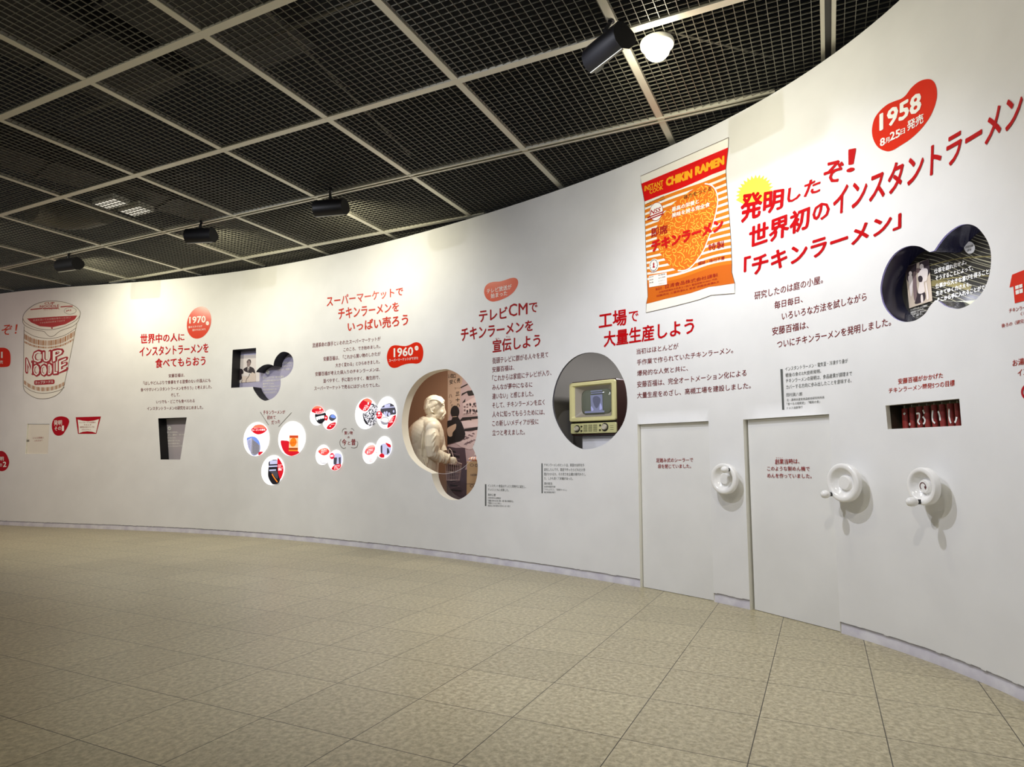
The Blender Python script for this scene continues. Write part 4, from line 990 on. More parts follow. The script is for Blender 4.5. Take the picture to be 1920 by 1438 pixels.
LT(o, LW, zM, 8.989, [('紙の袋で', 308, 1032, 395, 1024, 17, 17, .01), ('もちかえった', 300, 1056, 395, 1046, 18, 18, .01), ('時代', 302, 1082, 350, 1076, 16, 16, .01)], 4)
LS(o, 'bag_sketch', lit('lit paper', (238, 234, 240), .62), zM, [(290, 1150), (345, 1140), (398, 1148), (396, 1236), (350, 1246), (300, 1240)], 1)
m = MB(); stroke(m, W0, zl(zM, [(290, 1150), (296, 1210), (312, 1242), (388, 1244)]), 0.006, 0.0136); m.build('bag_edge', LG_, o, auto=False)
LS(o, 'red_dot', lit('lit magenta', (216, 28, 62), .5), zM, ellipse((487, 1124), 40, 52), 4, False)
LT(o, LW, zM, 8.989, [('現在', 460, 1142, 514, 1132, 36, 36, .02)], 6)
LS(o, 'blue_photo', LPB, zM, [(528, 1090), (580, 1075), (640, 1100), (650, 1190), (630, 1260), (520, 1280), (508, 1190)])
m = MB()
for q in ([(512, 1150), (570, 1148), (560, 1270), (512, 1260)], [(596, 1150), (632, 1140), (632, 1262), (604, 1262)]): patch(m, W0, [W0.at(*zM(*p)) for p in q], 0.0124)
m.build('photo_figure', LDG, o, auto=False)
LS(o, 'red_lens', LR, zM, [(478, 1332), (540, 1270), (636, 1260), (622, 1320), (560, 1360), (508, 1360)], 3)
LT(o, LW, zM, 8.989, [('いまはマイバッグ', 530, 1300, 620, 1288, 17, 17, .01), ('を持って', 525, 1324, 618, 1312, 17, 17, .01), ('買い物へ', 525, 1348, 600, 1338, 15, 15, .01)], 5)
o = pair(E_((1118, 1080), 120, 176), E_((1350, 980), 130, 186), 'paired egg light box at lower right, pale with a small photo')
LS(o, 'red_drop', lit('lit rose', (228, 96, 100), .55), zM, [(1036, 1048), (1090, 964), (1180, 938), (1212, 990), (1172, 1078), (1102, 1106), (1052, 1086)])
LS(o, 'drop_top', lit('lit blush', (246, 170, 158), .55), zM, [(1060, 1008), (1100, 960), (1180, 938), (1206, 975), (1130, 985)], 2)
LT(o, LW, zM, 8.989, [('お店の人と', 1100, 1030, 1180, 1014, 18, 18, .01), ('話しながら', 1075, 1056, 1172, 1036, 18, 18, .01), ('買う', 1072, 1084, 1130, 1074, 20, 20, .01)], 4)
LS(o, 'photo', LPB, zM, [(1305, 940), (1390, 915), (1478, 960), (1455, 1090), (1370, 1108), (1306, 1080)])
m = MB()
for q in ([(1305, 950), (1332, 940), (1332, 1080), (1306, 1070)], [(1412, 985), (1440, 1000), (1455, 1062), (1410, 1100)]): patch(m, W0, [W0.at(*zM(*p)) for p in q], 0.0124)
m.build('photo_figure', LDG, o, auto=False)
LS(o, 'red_field', LR, zM, [(1390, 904), (1440, 915), (1474, 935), (1474, 975), (1430, 965)], 3)
LT(o, LR, zM, 8.989, [('レジで', 1390, 880, 1462, 862, 16, 16), ('会計する', 1388, 904, 1470, 888, 16, 16), ('今', 1212, 1078, 1254, 1068, 18, 18, .02)], 4)
LS(o, 'red_dome', LR, zM, [(1284, 1112), (1322, 1078), (1366, 1102), (1366, 1144), (1330, 1152), (1298, 1140)], 4)
m = MB(); stroke(m, W0, zl(zM, [(1118, 1230), (1140, 1172), (1172, 1220)]), 0.004, 0.0136); stroke(m, W0, zl(zM, [(1122, 1205), (1160, 1225)]), 0.004, 0.0136); m.build('sketch', LR, o, auto=False)

# ================================================================== niches
def panel(key, m, name, d, label, cat='display panel'):
    b = MB(); patch(b, Wall(d), HUV[key], 0.0)
    return tag(b.build(name, m, auto=False), label, cat)
# ---- cup-shaped window
WB = Wall(-0.148)
M_PG = mat('grey panel', (178, 170, 174), 0.5)
o = panel('cup', M_PG, 'display_panel', -0.149, 'grey display panel with white lettering deep in the cup-shaped window')
part_shape(o, 'dot', M_WHITEV, zl(zs, ellipse((400, 472), 46, 52)), 0.001, False, WB)
part_letters(o, M_GREY, zs, 14.386, [('創業者', 372, 480, 428, 478, 18, 18), ('言葉', 380, 500, 420, 498, 18, 18)], 0.002, 'dot_lettering', WB)
part_letters(o, M_WHITEV, zs, 14.386, [('はじめはまねる。', 338, 604, 630, 598, 46, 44, BM), ('しかし、最後は、まねでは', 334, 676, 808, 668, 48, 46, BM), ('勝てないもの。', 330, 755, 578, 750, 46, 44, BM), ('独創性を育てるには、', 326, 832, 690, 828, 46, 44, BM), ('その心の原点を常に', 322, 908, 676, 903, 46, 44, BM), ('問いつづけるのです。', 320, 986, 762, 975, 48, 46, BM)], 0.001, 'lettering', WB, [(u, v) for u, v in HUV['cup']])
# ---- speech window
WB = Wall(-0.148)
o = panel('speech', mat('lilac panel', (176, 172, 200), 0.5), 'display_panel', -0.149, 'lilac display panel with a portrait print in the window of a square and two eggs')
clip = HUV['speech']
def clipped(px): return [p for p in px]
def print_shape(parent, name, m, Z, px, surf, off, sm=True, cl=None, k=4):
    pts = [surf.at(*p) for p in (smooth_closed(zl(Z, px), k) if sm else zl(Z, px))]
    b = MB(); t = MB(); patch(t, surf, pts, off)
    if cl is None: b = t
    else:
        # keep what lies inside the outline
        vs, ts = cdt([pts, cl]); b.add([surf.pt(p[0], p[1], off) for p in vs], [q for q in ts if inside((sum(vs[i][0] for i in q) / 3, sum(vs[i][1] for i in q) / 3), pts) and inside((sum(vs[i][0] for i in q) / 3, sum(vs[i][1] for i in q) / 3), cl)])
    return b.build(name, m, parent, auto=False)
M_PH = mat('print pale', (236, 228, 226), 0.5); M_PD = mat('print dark', (52, 42, 48), 0.5); M_PM = mat('print mid', (150, 132, 130), 0.5); M_PB = mat('print blue white', (196, 196, 236), 0.5)
ph = print_shape(o, 'portrait_print', M_PH, zy, [(385, 255), (800, 220), (800, 900), (350, 935), (358, 310), (384, 310)], WB, 0.001, False, clip)
print_shape(ph, 'print_curtain', M_PB, zy, [(385, 255), (800, 222), (800, 290), (384, 312)], WB, 0.002, False, clip)
print_shape(ph, 'print_suit', M_PD, zy, [(440, 640), (470, 600), (520, 575), (580, 565), (640, 585), (680, 620), (705, 700), (690, 730), (600, 715), (500, 690)], WB, 0.003)
print_shape(ph, 'print_head', M_PM, zy, [(518, 460), (535, 420), (575, 405), (608, 430), (610, 490), (590, 540), (555, 572), (525, 560)], WB, 0.0035)
print_shape(ph, 'print_hair', M_PD, zy, [(530, 430), (560, 408), (595, 412), (612, 450), (606, 500), (596, 470), (580, 430)], WB, 0.0045)
print_shape(ph, 'print_glasses', M_PD, zy, [(512, 456), (550, 450), (552, 470), (516, 474)], WB, 0.0045, False)
print_shape(ph, 'print_shirt', M_PH, zy, [(536, 578), (578, 568), (566, 640), (548, 690), (534, 640)], WB, 0.0045, False)
print_shape(ph, 'print_tie', M_PD, zy, [(548, 590), (562, 588), (560, 670), (548, 680)], WB, 0.0055, False)
print_shape(ph, 'print_papers', M_PH, zy, [(450, 670), (580, 715), (560, 790), (435, 770)], WB, 0.0055, False)
print_shape(ph, 'print_lectern', mat('print beige', (222, 206, 196), 0.5), zy, [(420, 780), (570, 792), (640, 690), (720, 730), (720, 905), (395, 930)], WB, 0.005, False, clip)
print_shape(ph, 'print_microphones', M_PD, zy, [(352, 640), (400, 620), (440, 660), (440, 720), (400, 740), (410, 820), (385, 860), (352, 850)], WB, 0.006)
m = MB(); stroke(m, WB, zl(zy, [(420, 870), (395, 930)]), 0.006, 0.006); stroke(m, WB, zl(zy, [(585, 730), (555, 800), (515, 850), (500, 925)]), 0.008, 0.006); m.build('print_cable', M_PD, ph, auto=False)
part_shape(o, 'dot', M_WHITEV, zl(zy, ellipse((985, 695), 38, 48)), 0.002, False, WB)
part_letters(o, M_GREY, zy, 11.986, [('創業者', 962, 690, 1008, 688, 16, 16), ('言葉', 968, 712, 1002, 710, 16, 16)], 0.003, 'dot_lettering', WB)
part_letters(o, M_WHITEV, zy, 11.986, [('味には国境がない。', 1236, 518, 1560, 495, 52, 48, BM), ('食文化のルートを', 1238, 590, 1528, 570, 48, 46, BM), ('切りひらくのは私だ。', 1238, 660, 1508, 645, 46, 44, BM), ('現地に入るときは、自分の知恵を', 876, 850, 1345, 815, 52, 48, BM), ('いつも現地の食生活のなかで', 876, 916, 1272, 890, 48, 46, BM), ('働かせてみる。', 876, 980, 1140, 968, 46, 42, BM), ('相手のニーズや好みをとらえて', 876, 1045, 1250, 1030, 48, 46, BM), ('やるのは私のねらいだ、', 880, 1112, 1196, 1098, 46, 44, BM), ('やがてそうなるだろう。', 890, 1188, 1200, 1165, 48, 46, BM)], 0.002, 'lettering', WB, clip)
# ---- double bean window
BD = 0.156
WB = Wall(-BD)
o = panel('beans', mat('olive black panel', (46, 44, 38), 0.4), 'display_panel', -BD, 'dark display panel with white wave lines deep in the double bean window')
clip = HUV['beans']
M_WL = mat('wave line', (176, 172, 142), 0.5); M_WO = mat('wave ochre', (132, 122, 76), 0.5)
def clip_strokes(parent, name, m, Z, sts, wdt, surf, off, cl):
    b = MB()
    for s in sts:
        q = [surf.at(*p) for p in smooth_open(zl(Z, s), 6)]; run_ = []
        for p in q + [None]:
            if p is not None and inside(p, cl): run_.append(p)
            else:
                if len(run_) > 1: stroke2(b, surf, run_, wdt, off)
                run_ = []
    return b.build(name, m, parent, auto=False)
sts = []
for k in range(16):
    y = 330 + k * 62
    sts.append([(540, y - 60), (800, y - 10 + 14 * math.sin(k)), (1000, y + 60), (1250, y + 170), (1460, y + 235), (1700, y + 300)])
clip_strokes(o, 'wave_lines', M_WL, zk, sts, 0.0022, WB, 0.001, clip)
sts = []
for k in range(9):
    y = 150 + k * 52
    sts.append([(1250, y - 50), (1400, y + 20 + 10 * math.cos(k)), (1650, y + 90)])
clip_strokes(o, 'wave_lines', M_WL, zk, sts, 0.0022, WB, 0.001, clip)
clip_strokes(o, 'wave_band', M_WO, zk, [[(560, 690), (760, 628), (960, 575), (1100, 545), (1300, 520), (1600, 508)], [(700, 865), (900, 820), (1150, 790), (1400, 770), (1600, 775)]], 0.006, WB, 0.0015, clip)
clip_strokes(o, 'wave_band', M_WO, zk, [[(760, 880), (950, 870), (1150, 900), (1300, 940)]], 0.03, WB, 0.0012, clip)
print_shape(o, 'pale_hill', mat('pale hill print', (206, 206, 172), 0.5), zk, [(800, 1120), (900, 1105), (1100, 1115), (1350, 1100), (1500, 1100), (1400, 1260), (1000, 1260), (900, 1180)], WB, 0.002, True, clip)
print_shape(o, 'dark_hill', M_BLACK, zk, [(1080, 1260), (1120, 1180), (1160, 1130), (1195, 1118), (1230, 1135), (1280, 1180), (1330, 1260)], WB, 0.003, True, clip)
ph = print_shape(o, 'group_print', mat('sepia print', (206, 190, 168), 0.5), zk, [(424, 655), (742, 540), (792, 1105), (478, 1210)], WB, 0.006, False)
M_SD = mat('sepia dark', (58, 46, 50), 0.5); M_SM = mat('sepia mid', (128, 106, 104), 0.5); M_SP = mat('sepia pale', (236, 224, 214), 0.5)
print_shape(ph, 'print_trees', M_SD, zk, [(426, 658), (600, 596), (742, 545), (760, 720), (700, 840), (600, 800), (470, 860), (445, 820)], WB, 0.007, False)
for x, y, sx, sy, mm in ((500, 740, 22, 30, M_SP), (556, 740, 20, 28, M_SM), (652, 650, 28, 38, M_SP), (600, 700, 26, 32, M_SM)):
    print_shape(ph, 'print_head', mm, zk, ellipse((x, y), sx, sy, 0, 14), WB, 0.009, False)
print_shape(ph, 'print_coat', M_SP, zk, [(640, 690), (700, 670), (735, 700), (720, 830), (680, 860), (690, 985), (605, 1005), (620, 860), (600, 760)], WB, 0.0085)
print_shape(ph, 'print_bag', M_SD, zk, [(605, 790), (640, 770), (665, 800), (655, 850), (615, 850)], WB, 0.0095)
print_shape(ph, 'print_figure', M_SM, zk, [(530, 770), (575, 770), (580, 1060), (545, 1080)], WB, 0.0085)
print_shape(ph, 'print_figure', M_SP, zk, [(470, 780), (520, 770), (530, 900), (510, 1060), (480, 900)], WB, 0.0085)
print_shape(ph, 'print_shade', M_SD, zk, [(580, 900), (604, 1010), (690, 990), (690, 1100), (560, 1150), (585, 1040)], WB, 0.008)
for q in ([(700, 880), (720, 870), (745, 1060), (725, 1090), (715, 1000)], [(640, 1040), (665, 1030), (672, 1120), (645, 1130)]): print_shape(ph, 'print_leg', M_SP, zk, q, WB, 0.009)
part_letters(o, M_WHITEV, zk, 7.192, [('インスタントラーメンの開発に', 486, 1246, 718, 1182, 28, 26, .008), ('家族総出ではげんだ。', 490, 1282, 668, 1226, 28, 26, .008), ('できあがって、皆でのぞむ', 492, 1312, 702, 1248, 28, 26, .008), ('朝、庭で。', 496, 1340, 650, 1290, 26, 24, .008)], 0.002, 'caption', WB, clip)
part_letters(o, M_WHITEV, zk, 7.192, [('仕事を戯れ化せよ。', 808, 748, 1246, 612, 70, 66, BH), ('そうすることによって、', 826, 838, 1336, 690, 64, 66, BH), ('仕事から大きな喜びを得ることが', 826, 946, 1610, 728, 66, 78, BH), ('生きてゆく力さえも、', 832, 1046, 1312, 905, 66, 60, BH), ('そこから手に入れることができる', 846, 1128, 1590, 930, 62, 74, BH), ('たわむ', 945, 625, 1005, 608, 22, 22)], 0.003, 'lettering', WB, clip)
part_shape(o, 'dot', M_WHITEV, zl(zk, ellipse((1286, 390), 74, 82, 0, 30, -.05)), 0.003, False, WB)
part_letters(o, M_GREY, zk, 7.192, [('安藤百福', 1232, 406, 1334, 376, 30, 30), ('語録', 1258, 446, 1312, 432, 32, 30)], 0.004, 'dot_lettering', WB)
for q_, e_ in (((1553, 560), 1.1), ((735, 1040), .6)):
    s_, z_ = W0.at(*zk(*q_)); ld = bpy.data.lights.new('window lamp', 'POINT'); ld.energy = e_; ld.shadow_soft_size = .01; ld.color = (.84, .86, 1.0)
    lo = bpy.data.objects.new('window_lamp', ld); C.objects.link(lo); lo.location = wp(s_ - .012, z_, -.05)
# ---- letter slot
reveal('slot', mat('slot lining', (60, 58, 48), 0.35), wall, 'slot_lining', 0.125, -0.028)
b = MB(); patch(b, Wall(-0.125), HUV['slot'], 0.0); so = b.build('slot_back', mat('slot back', (150, 146, 112), 0.25), wall, auto=False)
FS = flat_behind(1733, 775, -0.085)
G3 = 'red letter slats in the dark slot'
SLN = ['leftmost red slat, narrow, in the dark letter slot', 'second red slat from the left in the slot, small ring at its foot', 'third red slat in the slot, with the left half of a white curved letter', 'fourth red slat in the slot, with the right half of a white curved letter', 'fifth red slat in the slot, with a long white hook', 'sixth red slat in the slot, with a short white stroke', 'seventh red slat in the slot, with a tall white upright', 'rightmost red slat in the slot, with a thin white tail']
SL = [(505, 600, 840, 1165), (640, 722, 820, 1160), (768, 862, 800, 1160), (905, 995, 790, 1150), (1038, 1130, 770, 1150), (1178, 1275, 762, 1145), (1320, 1425, 748, 1135), (1460, 1540, 742, 1130)]
M_SLAT = mat('slat red', (150, 52, 46), 0.4)
ST = {0: [[(560, 905), (575, 925), (590, 900)]], 1: [ellipse((676, 1105), 11, 18, 0, 12)], 2: [[(790, 918), (840, 912), (848, 960), (842, 1000), (820, 1060), (855, 1110)]], 3: [[(908, 850), (938, 915)], [(906, 968), (945, 1020), (940, 1075), (915, 1105)]], 4: [[(1086, 858), (1080, 980), (1092, 1050), (1130, 1088)]], 5: [[(1185, 872), (1212, 950), (1222, 1040)]], 6: [[(1380, 830), (1382, 960), (1400, 1050), (1418, 1085)]], 7: [[(1520, 975), (1505, 1040), (1485, 1080)]]}
for k, (x0, x1, y0, y1) in enumerate(SL):
    a = FS.at(*zo(x0, (y0 + y1) / 2)); c = FS.at(*zo(x1, (y0 + y1) / 2)); top = FS.at(*zo((x0 + x1) / 2, y0 - 14)); bot = FS.at(*zo((x0 + x1) / 2, y1 + 20))
    z0, z1 = bot[1], top[1]; m = MB(); n = 9; ring = []
    um = (a[0] + c[0]) / 2; hw = (c[0] - a[0]) / 2
    zlo = min(p[1] for p in HUV['slot']) + 0.004
    ring0 = [FS.pt(um + hw * math.cos(t), max(z0, zlo), 0.014 * math.sin(t)) for t in [2 * PI * i / 20 for i in range(20)]]
    ring1 = [FS.pt(um + hw * math.cos(t), z1, 0.014 * math.sin(t)) for t in [2 * PI * i / 20 for i in range(20)]]
    m.loft([ring0, ring1])
    o = tag(m.build('letter_slat', M_SLAT, smooth=True, auto=40), SLN[k], 'slat', G3)
    m = MB()
    for s in ST[k]: stroke(m, FS, zl(zo, s), 0.010 if k != 1 else 0.004, 0.0155)
    m.build('lettering', M_WHITEV, o, auto=False)
    q = MB(); q.tube([FS.pt(um, z1 - .01, 0), FS.pt(um, z1 + 0.05, 0)], 0.003, 8); q.build('pivot', M_ALU, o)
# ---- little flap door
b = MB(); patch(b, Wall(-0.018), [(u + (0.004 if i in (0, 3) else -0.001), v + (-.004 if i < 2 else .001)) for i, (u, v) in enumerate(HUV['flap'])], 0.0)
u_, v_ = HUV['flap'][3]
o = tag(b.build('flap_door', mat('flap paint', (236, 230, 218), 0.5), auto=False), 'small square white flap door below the noodle cup picture', 'flap door')
part_letters(o, M_DRED, zp, 3.995, [('どんな容器に', 246, 1130, 329, 1127, 14, 14), ('入れるか？', 256, 1150, 319, 1148, 13, 13)], 0.001, surf=Wall(-0.018))
m = MB(); c = Wall(-0.018).at(*zp(212, 1142)); m.box(wp(c[0], c[1], -0.012), (wn(c[0]).y, -wn(c[0]).x, 0), wn(c[0]).to_3d(), (0, 0, 1), 0.02, 0.006, 0.012); m.build('latch', mat('latch grey', (130, 126, 118), 0.4), o)

# ================================================================== statue niche
WY = 7.78                                              # the statue's distance from the lens
SF = Vector((0.99, 0.14, 0)).normalized(); SR = Vector((SF.y, -SF.x, 0))    # the way it faces; its right hand
so_ = CAM + ray(*zi(300, 700)) * WY
SP = Flat((so_.x, so_.y, 0), SF)
def sp3(u, v, off=0.0):
    a = SP.at(*zi(u, v)); return SP.pt(a[0], a[1], off)
MU = Flat((-1.3, 8.62, 0), (1, -0.2))
def mu(u, v): return MU.at(*zi(u, v))
M_BROWN = mat('brown backdrop', (158, 122, 98), 0.6)
a0, z0_ = mu(-60, 1500); a1, _ = mu(479, 700); a2, z1_ = mu(1190, -60)
sl = HUV['egg']; s_lo, s_hi = min(p[0] for p in sl) - 0.10, max(p[0] for p in sl) + 0.34
pl = [wp(s_lo, 0, -0.11), MU.pt(a0, 0, 0)]; pr = [MU.pt(a2, 0, 0), wp(s_hi, 0, -0.11)]
for nm, p, q in (('wall_niche_back', MU.pt(a0, 0, 0), MU.pt(a2, 0, 0)), ('wall_niche_left', pl[0], pl[1]), ('wall_niche_right', pr[0], pr[1])):
    m = MB(); m.add([(p.x, p.y, 0), (q.x, q.y, 0), (q.x, q.y, 2.45), (p.x, p.y, 2.45)], [(0, 1, 2, 3)])
    struct(m.build(nm, M_BROWN, auto=False), 'brown inside of the egg-shaped statue niche')
cor = [pl[0], pl[1], pr[0], pr[1]]
for nm, z_ in (('ceiling_niche', 2.45), ('floor_niche', .003)):
    m = MB(); m.add([(p.x, p.y, z_) for p in cor], [(0, 1, 2, 3)]); struct(m.build(nm, M_BROWN, auto=False), 'brown inside of the egg-shaped statue niche')
# photo mural
M_MB = mat('mural pink grey', (202, 178, 184), 0.6)
m = MB(); m.add([MU.pt(a1, 0, .004), MU.pt(a2, 0, .004), MU.pt(a2, 2.45, .004), MU.pt(a1, 2.45, .004)], [(0, 1, 2, 3)])
mural = tag(m.build('photo_mural', M_MB, auto=False), 'black and white shop photo mural behind the statue, right of the brown wall', 'mural')
zm = Zm(835, 690, 9.586)
M_MD = mat('mural black', (30, 24, 28), 0.6); M_MM = mat('mural mid', (126, 104, 112), 0.6); M_ML = mat('mural pale', (224, 204, 208), 0.6); M_MP = mat('mural purple', (88, 70, 80), 0.6); M_MT = mat('mural tan', (208, 180, 160), 0.6)
def mur(name, mm, px, off, sm=False, Z=zm): return print_shape(mural, name, mm, Z, px, MU, off, sm)
mur('mural_board', M_MT, [(45, 20), (330, 20), (300, 300), (45, 330)], 0.006)
mur('mural_board', M_MT, [(45, 330), (280, 300), (260, 700), (120, 720), (45, 980)], 0.0065)
b = MB(); lines(b, MU, zm, 9.586, [('い四口', 58, 190, 190, 180, 80, 70, BM), ('安く売', 82, 300, 272, 260, 84, 84, BM), ('コーン', 170, 385, 270, 370, 30, 28), ('三', 190, 500, 258, 490, 66, 64, .02), ('十', 190, 612, 262, 602, 72, 70, .02), ('八', 200, 700, 270, 690, 60, 58, .02), ('ハ', 70, 540, 125, 530, 70, 60), ('ン', 88, 640, 125, 630, 60, 56), ('ナ', 100, 690, 150, 680, 34, 30)], 0.012)
b.build('mural_lettering', M_MD, mural, auto=False)
m = MB(); stroke(m, MU, zl(zm, [(278, 355), (405, 290)]), 0.014, 0.012, False); m.build('mural_rod', M_MD, mural, auto=False)
mur('mural_shadow', M_MD, [(290, 500), (300, 460), (380, 425), (410, 410), (500, 400), (560, 480), (420, 500), (390, 440)], 0.010)
mur('mural_shadow', M_MD, [(305, 625), (365, 550), (360, 610)], 0.010)
mur('mural_packets', M_ML, [(320, 640), (560, 500), (600, 700), (590, 840), (320, 850)], 0.008)
b = MB()
for r_, y in enumerate((655, 700, 760, 800)):
    for q in range(5):
        x = 335 + q * 48; y2 = y - 4 * q + (8 if q % 2 else 0)
        if (r_ + q) % 3: stroke(b, MU, zl(zm, [(x, y2), (x + 34, y2 - 4)]), 0.012 if (r_ * q) % 2 else 0.022, 0.013, False)
lines(b, MU, zm, 9.586, [('即席めん', 330, 840, 470, 826, 26, 26, .02), ('食品', 490, 830, 560, 824, 24, 24, .02)], 0.013)
b.build('mural_print', M_MM, mural, auto=False)
for q in ((455, 660), (520, 650), (400, 775), (455, 765), (520, 765), (570, 770)): mur('mural_mark', M_MD, ellipse(q, 16, 24, 0, 12), 0.014)
mur('mural_shelf', M_MD, [(310, 890), (620, 862), (620, 900), (470, 915), (470, 945), (440, 925), (260, 950)], 0.012)
mur('mural_shelf', M_MD, [(345, 1095), (620, 1055), (620, 1105), (350, 1135)], 0.012)
mur('mural_packets', M_ML, [(280, 960), (620, 915), (620, 1050), (330, 1085)], 0.008)
mur('mural_papers', M_ML, [(180, 1330), (300, 1250), (350, 1130), (450, 1160), (560, 1110), (620, 1130), (560, 1300), (480, 1460), (320, 1430), (260, 1400)], 0.0085, True)
b = MB()
for q in range(16):
    x, y = 320 + (q * 47) % 210, 1180 + (q * 83) % 220
    stroke(b, MU, zl(zm, [(x, y), (x + 22, y + 14 - (q % 3) * 14), (x + 40, y + 6)]), 0.012, 0.013)
b.build('mural_creases', M_MM, mural, auto=False)
mur('mural_jacket', M_MD, [(45, 950), (115, 935), (138, 880), (232, 878), (300, 985), (340, 1090), (365, 1180), (350, 1262), (275, 1312), (45, 1372)], 0.015, False)
mur('mural_head', M_MD, ellipse((180, 785), 78, 108, 0, 24), 0.016)
mur('mural_collar', M_MT, [(140, 872), (215, 868), (212, 880), (142, 884)], 0.018)
mur('mural_arm', M_MT, [(45, 1085), (120, 1035), (185, 1005), (203, 1020), (190, 1095), (140, 1160), (128, 1225), (70, 1230), (45, 1180)], 0.019, True)
mur('mural_crates', M_MP, [(470, 835), (560, 850), (650, 850), (668, 1010), (640, 1100), (470, 1100)], 0.010, False, zi)
mur('mural_crates', M_MP, [(470, 1100), (700, 1060), (760, 1400), (470, 1400)], 0.0105, False, zi)
b = MB()
for q in range(9): stroke(b, MU, zl(zi, [(490 + (q % 3) * 14, 870 + q * 50), (560 + (q * 37) % 60, 895 + q * 48)]), 0.016, 0.014, False)
b.build('mural_creases', M_MD, mural, auto=False)
b = MB()
for q in range(7): stroke(b, MU, zl(zi, [(500 + (q % 2) * 30, 895 + q * 60), (600, 920 + q * 52)]), 0.010, 0.015, False)
b.build('mural_highlights', M_MM, mural, auto=False)

# ---- the statue: one continuous body
M_ST = mottled('cream statue', (240, 232, 212), (232, 222, 200), 6.0, 0.42)
def statue():
    PXM = FPX / WY; K = 5.325 * PXM           # zoomed pixels per metre
    b = MB()
    F3, R3, U3 = SF, SR, Vector((0, 0, 1))
    def el(c, r, tilt=0.0, off=0.0, yaw=0.0):
        """ellipsoid: centre in zoomed pixels, radii forward / sideways / up in metres, tilt leans its top forward"""
        ce = sp3(c[0], c[1], off); cy, sy = math.cos(yaw), math.sin(yaw); f = F3 * cy + R3 * sy; rr = R3 * cy - F3 * sy
        ct, st_ = math.cos(tilt), math.sin(tilt)
        b.ball(ce, r, f * ct - U3 * st_, rr, U3 * ct + f * st_, 24, 16)
    def limb(pts, rad): b.tube([sp3(p[0], p[1], p[2]) for p in pts], rad, 18)
    # trunk: leaning forward, rounded back
    el((285, 640), (.115, .19, .12), .5, 0.0)
    el((265, 760), (.185, .205, .27), .35, 0.0)
    el((232, 930), (.165, .19, .26), .12, 0.0)
    el((345, 760), (.115, .16, .20), .1, -.02)
    el((200, 720), (.155, .19, .22), .55, 0.0)
    el((190, 800), (.13, .17, .22), .3, 0.0)
    limb([(240, 930, 0), (225, 1080, 0), (228, 1240, 0), (232, 1430, 0), (236, 1610, 0)], [.185, .19, .20, .215, .22])
    for s in (-1, 1):
        limb([(235, 1570, s * .085), (238, 1730, s * .085), (236, 1772, s * .085)], [.06, .048, .052])
        el((262, 1772), (.12, .045, .04), 0, s * .085)
    # neck and collar
    limb([(275, 640, 0), (302, 575, 0), (330, 520, 0)], [.10, .074, .064])
    ncen = sp3(292, 590, 0); nax = (F3 * .42 + U3 * .9).normalized(); n1 = nax.cross(R3).normalized()
    for rr_, h_, w_ in ((.098, -.012, .026), (.090, .012, .020)):
        b.tube([ncen + nax * h_ + R3 * (rr_ * 1.02 * math.cos(q)) + n1 * (rr_ * math.sin(q)) for q in [2 * PI * k / 24 for k in range(25)]], w_, 10)
    for k in range(9):         # fleece of the collar
        q = 2 * PI * k / 9; el_ = ncen + nax * -.02 + R3 * (.108 * math.cos(q)) + n1 * (.108 * math.sin(q)); b.ball(el_, .022, n=10, m=8)
    # head
    el((350, 430), (.108, .080, .108), 0, 0)
    el((322, 420), (.090, .082, .104), 0, 0)
    el((392, 482), (.070, .062, .098), .14, 0)
    el((406, 436), (.050, .056, .070), 0, 0)
    el((412, 548), (.036, .036, .034), 0, 0)         # chin
    el((376, 528), (.066, .054, .046), -.3, 0)       # jaw
    for s in (-1, 1):
        el((410, 496), (.030, .022, .030), 0, s * .044)    # cheeks
        el((424, 424), (.022, .030, .010), .1, s * .030)   # brow
        el((424, 450), (.019, .020, .012), 0, s * .033)    # eye
        b.tube([sp3(438, 444, s * .016), sp3(440, 441, s * .030), sp3(430, 446, s * .050)], .0045, 8)   # lid
        b.tube([sp3(438, 455, s * .016), sp3(439, 458, s * .030), sp3(430, 456, s * .048)], .0040, 8)
        b.tube([sp3(444, 514, s * .018), sp3(436, 528, s * .034), sp3(424, 542, s * .042)], .005, 8)     # smile fold
        b.tube([sp3(322 + 18 * math.cos(t), 470 + 30 * math.sin(t), s * (.084 + .006 * math.sin(t))) for t in [math.radians(90 + 270 * k / 12) for k in range(13)]], .007, 8)   # ear rim
        el((324, 474), (.014, .010, .026), .1, s * .080)
        el((328, 500), (.009, .010, .010), 0, s * .082)
    limb([(436, 440, 0), (444, 474, 0), (450, 503, 0)], [.009, .012, .016])   # nose
    el((447, 509), (.016, .017, .012), 0, 0)
    for s in (-1, 1): el((444, 514), (.011, .009, .009), 0, s * .014)
    b.tube([sp3(428, 531, -.028), sp3(441, 529, -.010), sp3(443, 530, 0), sp3(441, 529, .010), sp3(428, 531, .028)], .0075, 10)   # upper lip
    b.tube([sp3(428, 541, -.025), sp3(439, 544, 0), sp3(428, 541, .025)], .0085, 10)   # lower lip
    # right arm (towards the viewer), sleeve with folds
    arm = [(318, 655, .17), (318, 745, .215), (318, 830, .225), (325, 900, .20), (375, 928, .17), (440, 950, .14), (478, 962, .125)]
    limb(arm, [.066, .088, .086, .082, .074, .063, .055])
    el((314, 664), (.098, .098, .100), .2, .155); el((300, 640), (.11, .10, .085), .3, .08)
    rnd0 = random.Random(11)
